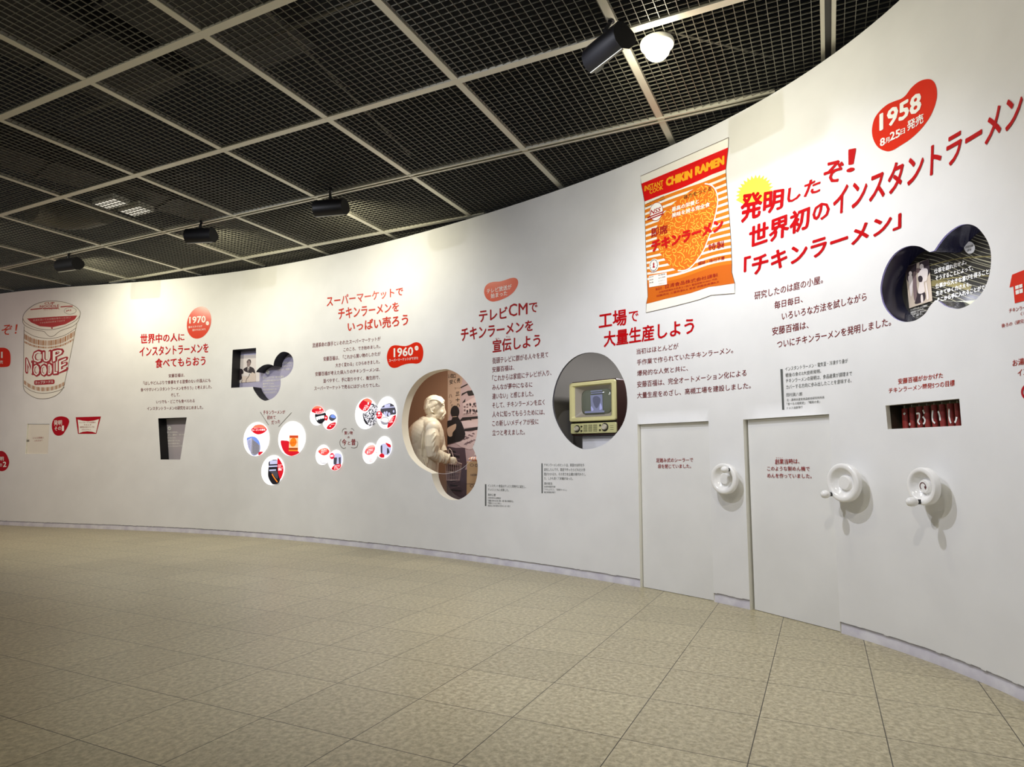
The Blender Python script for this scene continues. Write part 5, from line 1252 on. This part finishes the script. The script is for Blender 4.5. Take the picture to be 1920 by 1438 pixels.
    for p, r, t, a0_, a1_ in (((330, 770, .222), .080, .75, -60, 120), ((334, 812, .225), .080, .95, -40, 150), ((340, 852, .215), .078, 1.0, -80, 100), ((350, 888, .200), .076, 1.25, -20, 170), ((372, 912, .180), .071, 1.05, -70, 130), ((400, 934, .165), .066, 1.35, -40, 160), ((428, 944, .150), .061, 1.15, -80, 120), ((452, 953, .138), .057, 1.4, -30, 170), ((318, 722, .205), .083, .45, -30, 80)):
        c = sp3(*p); ax = (F3 * math.sin(t) - U3 * math.cos(t)); e1 = ax.cross(R3).normalized()
        q_ = [math.radians(a0_ + (a1_ - a0_) * k / 14) for k in range(15)]
        b.tube([c + R3 * (r * math.cos(q)) + e1 * (r * math.sin(q)) + ax * (.016 * math.sin(q * 2.2)) for q in q_], [.004 + .012 * math.sin(PI * k / 14) for k in range(15)], 8)
    # folds down the back and side of the jacket
    for pts in ([(250, 640, .16), (225, 720, .20), (215, 820, .205), (222, 930, .195)], [(205, 660, .14), (175, 760, .15), (165, 860, .14)], [(280, 820, .17), (285, 900, .18), (275, 1000, .185)], [(240, 960, .19), (262, 1030, .19), (270, 1110, .185)]):
        b.tube([sp3(*p) for p in pts], [.006] + [.014] * (len(pts) - 2) + [.006], 8)
    c = sp3(476, 962, .125); ax = (F3 * .95 - U3 * .3).normalized(); e1 = ax.cross(R3).normalized()
    b.tube([c + R3 * (.058 * math.cos(q)) + e1 * (.058 * math.sin(q)) for q in [2 * PI * k / 20 for k in range(21)]], .012, 8)
    # left arm, far side
    limb([(345, 660, -.16), (385, 760, -.20), (400, 850, -.19), (440, 905, -.15)], [.09, .085, .08, .06])
    # right hand: palm, thumb and four fingers closed on the basket handle
    limb([(470, 962, .122), (492, 966, .118)], [.040, .038])
    el((514, 974), (.058, .026, .040), -.3, .112)
    kn = [(536, 962), (544, 972), (546, 984), (540, 996)]
    for i, (u, v) in enumerate(kn):
        L = (0.9, 1.0, .95, .8)[i]
        limb([(u - 22, v + 1, .120), (u, v, .122), (u + 14 * L, v + 9, .108), (u + 10 * L, v + 19, .086), (u - 4, v + 18, .080)], [.0135, .0135, .012, .011, .009])
    limb([(500, 962, .100), (520, 956, .078), (540, 966, .070), (548, 978, .072)], [.015, .014, .0125, .010])
    o = b.build('statue', M_ST, auto=False)
    md = o.modifiers.new('remesh', 'REMESH'); md.mode = 'VOXEL'; md.voxel_size = 0.0046; md.use_smooth_shade = True
    sm = o.modifiers.new('smooth', 'SMOOTH'); sm.factor = 0.5; sm.iterations = 4
    tag(o, 'cream statue of a stooping shopper in the egg-shaped niche, holding a wire basket', 'statue')
    # hair: combed back waves
    h = MB(); rnd = random.Random(5)
    hb = b; b2 = MB()
    def he(c, r, tilt=0, off=0):
        ce = sp3(c[0], c[1], off); ct, st_ = math.cos(tilt), math.sin(tilt)
        h.ball(ce, r, F3 * ct - U3 * st_, R3, U3 * ct + F3 * st_, 18, 12)
    he((334, 404), (.116, .090, .092), 0, 0); he((312, 440), (.080, .087, .090), 0, 0); he((292, 488), (.046, .072, .050), 0, 0)
    he((392, 372), (.058, .072, .046), .5, 0); he((420, 384), (.034, .056, .030), .3, 0)
    for k in range(11):          # wavy locks combed back over the crown
        off = -.082 + .164 * k / 10; w_ = math.sqrt(max(.05, 1 - (off / .098) ** 2)); pts = []
        for q in range(13):
            t = math.radians(8 + 172 * q / 12)
            pts.append(sp3(338 + 96 * w_ ** .4 * math.cos(t) + 3.5 * math.sin(q * 1.5 + k * 1.3), 426 - 96 * w_ * math.sin(t) + (0 if q < 10 else (q - 9) * 14), off))
        h.tube(pts, [.011 + .003 * math.sin(q * 1.6 + k) for q in range(13)], 8)
    he((298, 476), (.066, .082, .066), .1, 0); he((290, 515), (.030, .058, .026), .2, 0)
    for s in (-1, 1):
        for q in range(5): he((292 + q * 15, 446 - q * 9), (.028, .014, .030), .3, s * .078)
    hh = h.build('hair', M_ST, o, auto=False)
    md = hh.modifiers.new('remesh', 'REMESH'); md.mode = 'VOXEL'; md.voxel_size = 0.005; md.use_smooth_shade = True
    sm = hh.modifiers.new('smooth', 'SMOOTH'); sm.factor = 0.5; sm.iterations = 3
    # foot plinth
    return o
statue()
p_ = sp3(236, 1808)
m = MB(); m.box((p_.x, p_.y, (p_.z + .004) / 2), SF, SR, (0, 0, 1), .36, .30, max(p_.z - .004, .004) / 2); tag(m.build('plinth', M_BROWN, bevel=.004), 'low brown plinth under the cream statue', 'plinth')
# wire basket in the hand
def basket():
    c = sp3(528, 1090, .09); top = sp3(528, 1010, .09).z
    t = thing('shopping_basket', 'clear wire shopping basket hanging from the hand of the cream statue', 'basket', (c.x, c.y, sp3(528, 1170, 0).z))
    M_BW = mat('basket wire', (196, 178, 172), 0.3, .3)
    zb = sp3(528, 1170, 0).z; m = MB(); rim = []
    A, B = .10, .075
    for hgt, k in ((top, 1.0), (zb, .8), ((top + zb) / 2, .9)):
        pts = [Vector((c.x, c.y, hgt)) + SF * (A * k * math.cos(q)) + SR * (B * k * math.sin(q)) for q in [2 * PI * i / 28 for i in range(29)]]
        m.tube(pts, .003, 6)
    for i in range(24):
        q = 2 * PI * i / 24
        m.tube([Vector((c.x, c.y, top)) + SF * (A * math.cos(q)) + SR * (B * math.sin(q)), Vector((c.x, c.y, zb)) + SF * (A * .8 * math.cos(q)) + SR * (B * .8 * math.sin(q))], .0018, 5)
    m.build('wire_cage', M_BW, t)
    m = MB(); ht = sp3(520, 985, .09).z
    pts = [sp3(486, 870, .09), sp3(500, 855, .09), sp3(516, 880, .09), sp3(523, 930, .09), sp3(530, 985, .09), Vector((c.x, c.y, top)) + SF * (-A * .6)]
    m.tube([Vector((c.x, c.y, top)) - SF * A, sp3(496, 960, .06), sp3(480, 880, .05), sp3(492, 858, .06), sp3(512, 880, .075), sp3(526, 930, .085), sp3(534, 978, .092), Vector((c.x, c.y, top)) + SF * A], .006, 8)
    m.build('handle', M_BW, t)
basket()
# cardboard cartons with snack bags on top
M_CB = mottled('cardboard', (206, 168, 112), (196, 158, 100), 5.0, 0.7)
CF = Flat((CAM + ray(*zi(700, 1000)) * 7.22).to_2d().to_3d(), (1, -0.25))
cu0 = CF.at(*zi(667, 1050))[0]; ctop = CF.at(*zi(700, 985))[1]; hgt = ctop / 4; cw = 0.30; cd = .22
for k in range(4):
    zt = ctop - k * hgt; m = MB()
    m.box(CF.pt(cu0 + cw / 2, zt - hgt / 2, -cd / 2), CF.x.to_3d(), CF.n.to_3d(), (0, 0, 1), cw / 2, cd / 2, hgt / 2 - .002)
    o = tag(m.build('carton', M_CB, bevel=.004), ['topmost tan carton at the right of the statue niche, snack bags on it', 'second tan carton from the top at the right of the statue niche', 'third tan carton down, low in the right of the statue niche', 'bottom tan carton of the stack beside the statue'][k], 'carton', 'cartons beside the statue')
    if k < 2:
        b = MB(); y0 = 0 if k == 0 else 208
        lines(b, CF, zi, 5.325, [('CHIKIN', 748, 1040 + y0, 850, 1036 + y0, 30, 30, BH), ('NISSIN FOODS', 706, 1132 + y0, 860, 1128 + y0, 22, 22, BM)], 0.001)
        stroke(b, CF, zl(zi, ellipse((718, 1022 + y0), 18, 12, 0, 16)), .005, .001, False, True)
        b.build('lettering', mat('carton ink', (70, 48, 34), .6), o, auto=False)
        m = MB(); m.box(CF.pt(cu0 + cw / 2, zt - .0005, -cd / 2), CF.x.to_3d(), CF.n.to_3d(), (0, 0, 1), cw / 2 - .002, .02, .001); m.build('tape', mat('tape', (188, 150, 96), .3), o)
M_SB = mat('snack bag orange', (236, 120, 56), 0.3); M_SW = mat('snack bag white', (246, 232, 216), 0.3)
def snack(u, z, off, yaw, label):
    m = MB(); rings = []
    nx, ny = 14, 14; c = CF.pt(u, z, off); X = CF.x.to_3d() * math.cos(yaw) + CF.n.to_3d() * math.sin(yaw); Y = CF.n.to_3d() * math.cos(yaw) - CF.x.to_3d() * math.sin(yaw)
    w_, d_, t_ = .075, .055, .026
    for i in range(nx + 1):
        a = -1 + 2 * i / nx; th = (1 - a ** 4) ; ring = []
        for k in range(16):
            q = 2 * PI * k / 16; ring.append(c + X * (w_ * a) + Y * (d_ * math.cos(q)) + Vector((0, 0, t_ + t_ * math.sin(q) * (.12 + .88 * th))))
        rings.append(ring)
    m.loft(rings)
    o = m.build('snack_bag', M_SB, smooth=True, auto=60)
    o.data.materials.append(M_SW)
    for p in o.data.polygons:
        cc = (o.matrix_world.translation if False else Vector(o['_org'])) + p.center
        if int(((cc - c).dot(X) / w_ + 1) * 4.5) % 2 == 0: p.material_index = 1
    tag(o, label, 'snack bag', 'snack bags on the carton')
snack(cu0 + .078, ctop + .001, -.09, .15, 'orange striped snack bag, lower left one on the top carton by the statue')
snack(cu0 + .240, ctop + .001, -.09, -.1, 'orange striped snack bag, lower right one on the top carton by the statue')
snack(cu0 + .15, ctop + .0545, -.10, .3, 'orange striped snack bag lying across the other two on the carton')
# clear sheet over the lower small egg
GL = bpy.data.materials.new('clear acrylic'); GL.use_nodes = True
nt = GL.node_tree; nt.nodes.clear(); out = nt.nodes.new('ShaderNodeOutputMaterial'); tr = nt.nodes.new('ShaderNodeBsdfTransparent'); gl = nt.nodes.new('ShaderNodeBsdfGlossy'); mx = nt.nodes.new('ShaderNodeMixShader')
tr.inputs[0].default_value = (.88, .86, .93, 1); gl.inputs['Roughness'].default_value = .08; mx.inputs[0].default_value = .06
nt.links.new(tr.outputs[0], mx.inputs[1]); nt.links.new(gl.outputs[0], mx.inputs[2]); nt.links.new(mx.outputs[0], out.inputs[0])
WG = Wall(-0.104); arc = smooth_open(zl(zi, [(330, 1088), (400, 1106), (480, 1106), (560, 1085), (640, 1042), (720, 960), (760, 900)]), 5)
poly = [WG.at(*p) for p in arc] + [W0.at(*p) for p in zl(zi, [(770, 940), (776, 1030), (770, 1130), (740, 1230), (680, 1310), (600, 1362), (530, 1372), (460, 1352), (395, 1305), (350, 1230), (325, 1160)])]
m = MB(); patch(m, WG, poly, 0.0); o = tag(m.build('acrylic_sheet', GL, auto=False), 'clear acrylic sheet closing the lower small egg of the statue niche', 'sheet')
m = MB(); stroke2(m, WG, [WG.at(*p) for p in arc], .004, .001); m.build('sheet_edge', mat('acrylic edge', (214, 206, 206), .2), o, auto=False)

# ================================================================== television niche
TD = -0.26
TV = flat_behind(1112, 758, TD)
def tv(u, v): return TV.at(*zj(u, v))
M_NG = mat('niche grey', (122, 118, 110), 0.7)
# curved grey cove behind the set
s_lo, s_hi = W0.at(1024, 758)[0] - .12, W0.at(1182, 758)[0] + .17
m = MB(); plan = []
pa = wp(s_lo, 0, -.09); pb = wp(s_hi, 0, -.09); dirx = TV.x.to_3d(); dn = TV.n.to_3d()
hw = (pb - pa).dot(dirx); 
for q in range(17):
    t = PI * q / 16; x = hw / 2 - hw / 2 * math.cos(t); dpt = 1.05 * (math.sin(t) ** .55)
    plan.append(pa + dirx * x - dn * dpt)
n = len(plan)
m.add([(p.x, p.y, .30) for p in plan] + [(p.x, p.y, 2.35) for p in plan], [(i, i + 1, n + i + 1, n + i) for i in range(n - 1)])
m.add([(p.x, p.y, 2.35) for p in plan], [tuple(range(n))]); m.add([(p.x, p.y, .30) for p in plan], [tuple(reversed(range(n)))])
struct(m.build('wall_television_niche', M_NG, smooth=True, auto=30), 'grey curved inside of the round television niche')
def television():
    u0, v1 = tv(290, 455); u1, _ = tv(916, 455); vT = tv(600, 450)[1]; vB = tv(600, 1195)[1]
    W_ = u1 - u0; H_ = vT - vB; D_ = .40
    c = TV.pt((u0 + u1) / 2, vB, -D_ / 2)
    t = thing('television', 'old brown and cream tube television in the round niche', 'television', (c.x, c.y, vB))
    X, Nn, Z3 = TV.x.to_3d(), TV.n.to_3d(), Vector((0, 0, 1))
    
    M_CR = mat('cream plastic', (226, 218, 158), .35)
    def rr(x0, x1, y0, y1, r, n=6):
        o = []
        for cx, cy, a in ((x1 - r, y1 - r, 0), (x0 + r, y1 - r, 90), (x0 + r, y0 + r, 180), (x1 - r, y0 + r, 270)):
            for k in range(n + 1): a2 = math.radians(a + 90 * k / n); o.append((cx + r * math.cos(a2), cy + r * math.sin(a2)))
        return o
    def fr(a): return u0 + W_ * a
    def fz(a): return vB + H_ * a
    def ringset(specs): return [[TV.pt(p[0], p[1], off) for p in rr(fr(x0), fr(x1), fz(y0), fz(y1), r)] for x0, x1, y0, y1, r, off in specs]
    m = MB(); m.loft(ringset([(0, 1, 0, 1, .025, -D_), (0, 1, 0, 1, .025, -.012), (.004, .996, .004, .996, .025, 0), (.03, .97, .03, .97, .02, 0), (.03, .97, .03, .97, .02, -.045)]))
    m.build('cabinet', mat('dark brown cabinet', (52, 26, 22), .3), t, smooth=True, auto=30)
    m = MB(); m.loft(ringset([(.0, .985, .255, .975, .02, 0), (.0, .985, .255, .975, .02, .022), (.012, .973, .268, .962, .016, .030), (.06, .925, .315, .915, .012, .030), (.105, .88, .335, .895, .012, .006)]), False)
    m.build('bezel', M_CR, t, smooth=True, auto=25)
    m = MB(); m.loft(ringset([(.105, .88, .335, .895, .012, .008), (.20, .845, .385, .83, .05, -.03)]), False)
    m.build('mask', mat('warm grey mask', (158, 150, 136), .4), t, smooth=True, auto=25)
    # bulging tube face
    m = MB(); rings = []
    sp = [(.185, .86, .37, .845, .07, -.034), (.215, .83, .395, .82, .07, -.020), (.26, .785, .43, .785, .06, -.013), (.32, .725, .475, .74, .05, -.009)]
    m.loft(ringset(sp)); m.build('picture_tube', mat('tube glass', (92, 96, 84), .12, 0, .6, .10, (120, 126, 110)), t, smooth=True)
    scr = Flat(TV.pt(0, 0, -.002), TV.x)
    pic = MB(); pts = [scr.at(*zj(*p)) for p in ((556, 655), (716, 640), (722, 868), (566, 880))]; patch(pic, scr, pts, .002)
    pe = pic.build('broadcast_picture', mat('screen glow', (116, 120, 146), .2, 0, .3, .30), t, auto=False)
    for nm, q, col in (('glow_figure', [(590, 690), (640, 664), (690, 700), (680, 770), (640, 830), (600, 770)], (84, 86, 104)), ('glow_shoulder', [(566, 800), (600, 850), (570, 868)], (150, 152, 196)), ('glow_shoulder', [(690, 760), (716, 830), (680, 850)], (150, 152, 196))):
        b = MB(); patch(b, scr, [scr.at(*zj(*p)) for p in smooth_closed(q, 3)], .004); b.build(nm, mat('glow %d' % col[0], col, .2, 0, .3, .35), pe, auto=False)
    b = MB()
    for a, c_, w_ in (((480, 884), (745, 872), .018), ((560, 602), (715, 592), .010), ((565, 628), (722, 618), .010)): stroke(b, scr, zl(zj, [a, c_]), w_, .004, False)
    b.build('glow_caption', mat('screen glow', (122, 126, 168)), t, auto=False)
    # control panel
    m = MB(); m.loft(ringset([(.012, .985, .035, .222, .014, 0), (.012, .985, .035, .222, .014, .014), (.022, .975, .045, .212, .012, .018)])); m.build('control_panel', mat('pale olive plastic', (206, 202, 146), .35), t, smooth=True, auto=25)
    def dial(a, hgt, r):
        o = TV.pt(fr(a), fz(hgt), .018); m = MB(); m.lathe(o, Nn, [(r * 1.0, 0), (r * 1.0, .004), (r * .78, .005)], 28); d = m.build('dial_ring', mat('dial black', (30, 28, 24), .4), t, smooth=True, auto=30)
        m = MB(); m.lathe(o, Nn, [(r * .72, .004), (r * .70, .022), (r * .55, .028), (r * .50, .024), (0, .024)], 28); m.build('dial', mat('dial ivory', (214, 206, 186), .25, .2), t, smooth=True, auto=30)
    dial(.165, .128, .034); dial(.76, .140, .038)
    m = MB()
    for a, hh in ((.265, .165), (.262, .085), (.665, .175), (.66, .09)): m.lathe(TV.pt(fr(a), fz(hh), .018), Nn, [(.008, 0), (.007, .012), (0, .013)], 14)
    m.build('small_knob', mat('dial black', (30, 28, 24)), t, smooth=True, auto=30)
    m = MB()
    for r_ in range(6):
        for q in range(3):
            m.box(TV.pt(fr(.345 + q * .105), fz(.075 + r_ * .022), .0185), X, Nn, Z3, W_ * .042, .0012, H_ * .005)
    m.build('speaker_grille', mat('grille slot', (92, 90, 62), .5), t)
    m = MB()
    for r_ in range(3): m.box(TV.pt(fr(.90), fz(.09 + .035 * r_), .0185), X, Nn, Z3, W_ * .035, .0008, .0015)
    m.build('panel_marking', mat('grille slot', (92, 90, 62)), t)
    # white pedestal below
    a = tv(392, 1290)[0]; m = MB(); pw = (u1 - a) + .04; zb = .302
    m.box(TV.pt(a + pw / 2, (zb + vB - .003) / 2, -.06 - .15), X, Nn, Z3, pw / 2, .15, (vB - .003 - zb) / 2)
    tag(m.build('pedestal', mat('pedestal white', (232, 232, 236), .5), bevel=.004), 'white pedestal under the old television', 'pedestal')
television()

# ================================================================== hand wheels
M_HW = mat('white enamel', (244, 243, 240), .16); M_HK = mat('black stem', (18, 18, 18), .4)
def hand_wheel(px, R, stub, label, arrow=False):
    Wd = Wall(.10); s, z = Wd.at(*px); n = wn(s).to_3d(); o = wp(s, z, 0)
    t = thing('hand_wheel', label, 'hand wheel', (o.x, o.y, z - R), 'white hand wheels on the wall')
    m = MB(); k = R / .115
    m.lathe(o, n, [(.034 * k, .0015), (.034 * k, .050), (.07 * k, .054), (R - .008, .058), (R, .066), (R, .092), (R - .005 * k, .098), (R - .012 * k, .100), (R - .024 * k, .100), (R - .030 * k, .097), (R - .036 * k, .088), (.060 * k, .066), (.050 * k, .063), (.044 * k, .066), (.040 * k, .078), (.037 * k, .081), (.0, .0815)], 56)
    m.build('wheel_dish', M_HW, t, smooth=True, auto=35)
    s2, z2 = Wd.at(*stub); o2 = wp(s2, z2, 0); n2 = wn(s2).to_3d()
    m = MB(); m.lathe(o2, n2, [(.013, .092), (.013, .112), (.011, .114)], 18); m.build('knob_stem', M_HK, t, smooth=True, auto=35)
    m = MB(); m.lathe(o2, n2, [(.0, .112), (.012, .113), (.018, .120), (.0235, .134), (.0245, .146), (.021, .160), (.012, .169), (.0, .172)], 24); m.build('knob', M_HW, t, smooth=True, auto=60)
    if arrow:
        m = MB(); f = Flat(o + n * .083, (-n.y, n.x)); r = .018; q = []
        cc = (0.0, z)
        for k_ in range(15):
            a = math.radians(235 - 250 * k_ / 14); q.append((cc[0] - .004 + r * math.cos(a), cc[1] + r * math.sin(a)))
        stroke2(m, f, q, .0045, 0); e = q[-1]
        m.add([f.pt(e[0] - .009, e[1] + .004, 0), f.pt(e[0] + .008, e[1] + .003, 0), f.pt(e[0] - .002, e[1] - .013, 0)], [(0, 1, 2)])
        m.build('turn_arrow', mat('arrow maroon', (92, 34, 36), .5), t, auto=False)
hand_wheel((1354.6, 897.6), .110, (1366.0, 880.5), 'white hand wheel between the two doors, its knob near the top')
hand_wheel((1577.5, 905.0), .114, (1557.5, 926.5), 'white hand wheel just right of the right door, knob at lower left')
hand_wheel((1725.5, 911.5), .096, (1723.5, 940.9), 'smaller white hand wheel with a turn arrow, below the letter slot', True)

# ================================================================== light fittings
def washer(pa, pb, hgt, track_px, label, power):
    """wall-washing trough: pa, pb the ends of its axis in the photograph, HGT metres above the lens"""
    A = on_level(*pa, CAMZ + hgt); B = on_level(*pb, CAMZ + hgt); ax = (B - A).normalized(); c = (A + B) / 2; L = (B - A).length
    fw = Vector((-ax.y, ax.x, 0))                     # towards the wall
    t = thing('track_spotlight', label, 'spotlight', (c.x, c.y, c.z), 'black spotlights on the ceiling rails')
    H = .080
    prof2 = [(.055, .070), (.010, .085), (-.035, .070), (-.062, .030), (-.068, -.010), (-.055, -.050), (-.025, -.078), (.0, -.085)]
    inn = [(x * .9 + .004, y * .92) for x, y in prof2[::-1]]
    sec = prof2 + inn
    m = MB(); r0 = [A + fw * x + Vector((0, 0, y)) for x, y in sec]; r1 = [B + fw * x + Vector((0, 0, y)) for x, y in sec]
    m.loft([r0, r1]); m.build('housing', M_BLKM, t, smooth=True, auto=40)
    for P in (A, B):
        capp = prof2 + [(.055, -.070), (.092, -.035), (.112, .0), (.095, .045)]
        m = MB(); d = ax * (.002 if P is B else -.002)
        m.loft([[P + fw * x + Vector((0, 0, y)) for x, y in capp], [P + d * 1.5 + fw * x + Vector((0, 0, y)) for x, y in capp]]); m.build('end_cap', mat('matt black', (8, 8, 9), .7), t)
    m = MB(); m.bar(A + fw * .004 + Vector((0, 0, -.088)), B + fw * .004 + Vector((0, 0, -.088)), .014, .006); m.build('lip', mat('lit edge grey', (150, 150, 138), .4), t)  # paler bar: the housing's lit lower edge, put into the colour
    m = MB(); m.tube([A + ax * .02 + fw * .005, B - ax * .02 + fw * .005], .022, 14); m.build('lamp_tube', mat('lamp tube', (255, 244, 214), .4, 0, .4, 6.0), t, smooth=True)
    top = on_level(*track_px, CZ); m = MB(); foot = Vector((c.x, c.y, c.z + .08)); m.tube([foot, Vector((foot.x, foot.y, c.z + .11))], .016, 12); m.tube([Vector((foot.x, foot.y, c.z + .11)), Vector((top.x, top.y, CZ - .005))], .013, 12); m.tube([Vector((top.x, top.y, CZ - .012)), Vector((top.x, top.y, CZ + .012))], .022, 12)
    m.build('stem', M_BLKM, t, smooth=True, auto=40)
    ld = bpy.data.lights.new('washer light', 'AREA'); ld.shape = 'RECTANGLE'; ld.size = L * .8; ld.size_y = .06; ld.energy = power; ld.color = (1.0, .94, .70)
    lo = bpy.data.objects.new('washer_light', ld); C.objects.link(lo); lo.parent = t
    d = (fw * 1.0 + Vector((0, 0, -.42))).normalized(); lo.location = fw * .118 + Vector((0, 0, -.004))
    lo.rotation_euler = d.to_track_quat('-Z', 'X').to_euler()
    # keep its long side along the trough
    zax = -d; xax = ax; yax = zax.cross(xax); lo.rotation_euler = Matrix((xax, yax, zax)).transposed().to_euler()
    ld.spread = math.radians(150)
    return t
washer((1107, 112), (1166, 65), 2.47, (1146, 38), 'largest black trough spotlight, near the white dome lamp', PW[0])
washer((592, 391), (645.5, 386), 2.49, (619, 356), 'black trough spotlight on the rail, third from the left', PW[1])
washer((351, 442), (398.5, 439.9), 2.49, (378, 416), 'black trough spotlight on the rail, second from the left', PW[2])
washer((110.7, 498), (143.3, 493.3), 2.49, (130, 475), 'leftmost black trough spotlight on the ceiling rail', PW[3])
def dome():
    p = on_level(1232, 82, CZ - .01); t = thing('dome_lamp', 'glowing white dome lamp beside the largest spotlight', 'ceiling lamp', (p.x, p.y, p.z - .09))
    m = MB(); m.lathe(p + Vector((0, 0, .01)), (0, 0, -1), [(.105, 0), (.108, .012), (.104, .028), (.09, .036), (.0, .036)], 36); m.build('lamp_base', mat('lamp base', (230, 228, 214), .4), t, smooth=True, auto=40)
    m = MB(); m.lathe(p + Vector((0, 0, -.02)), (0, 0, -1), [(.085, 0), (.084, .02), (.074, .05), (.055, .072), (.03, .086), (.0, .09)], 36); m.build('lamp_dome', mat('lamp glow', (255, 250, 226), .3, 0, .4, 2.2), t, smooth=True, auto=60)
    ld = bpy.data.lights.new('dome light', 'POINT'); ld.energy = 6; ld.shadow_soft_size = .08; ld.color = (1, .95, .8); lo = bpy.data.objects.new('dome_light', ld); C.objects.link(lo); lo.parent = t; lo.location = (0, 0, -.10)
dome()

for px_, lb in (((208, 383), 'small white work light above the far left ceiling grid, left of its twin'), ((255, 397), 'small white work light above the far left ceiling grid, right of its twin')):
    p = on_level(*px_, CZ + .24); t = thing('work_light', lb, 'light', (p.x, p.y, p.z), 'work lights above the grid')
    m = MB(); m.box(p + Vector((0, 0, .035)), CV, CU, (0, 0, 1), .19, .10, .03); m.build('case', mat('lamp base', (230, 228, 214)), t, bevel=.004)
    m = MB(); m.box(p + Vector((0, 0, .003)), CV, CU, (0, 0, 1), .17, .08, .003); m.build('diffuser', mat('work lamp glow', (255, 250, 236), .4, 0, .4, .4), t)
m = MB(); m.tube([on_level(x, y, CZ + .45) for x, y in ((60, 392), (90, 402), (125, 408), (160, 406), (195, 396))], .16, 20)
tag(m.build('round_duct', mat('duct foil', (120, 116, 104), .45, .5), smooth=True, auto=60), 'curved round foil duct above the far left ceiling grid', 'duct')
for o in list(bpy.data.objects):
    if '_org' in o: del o['_org']
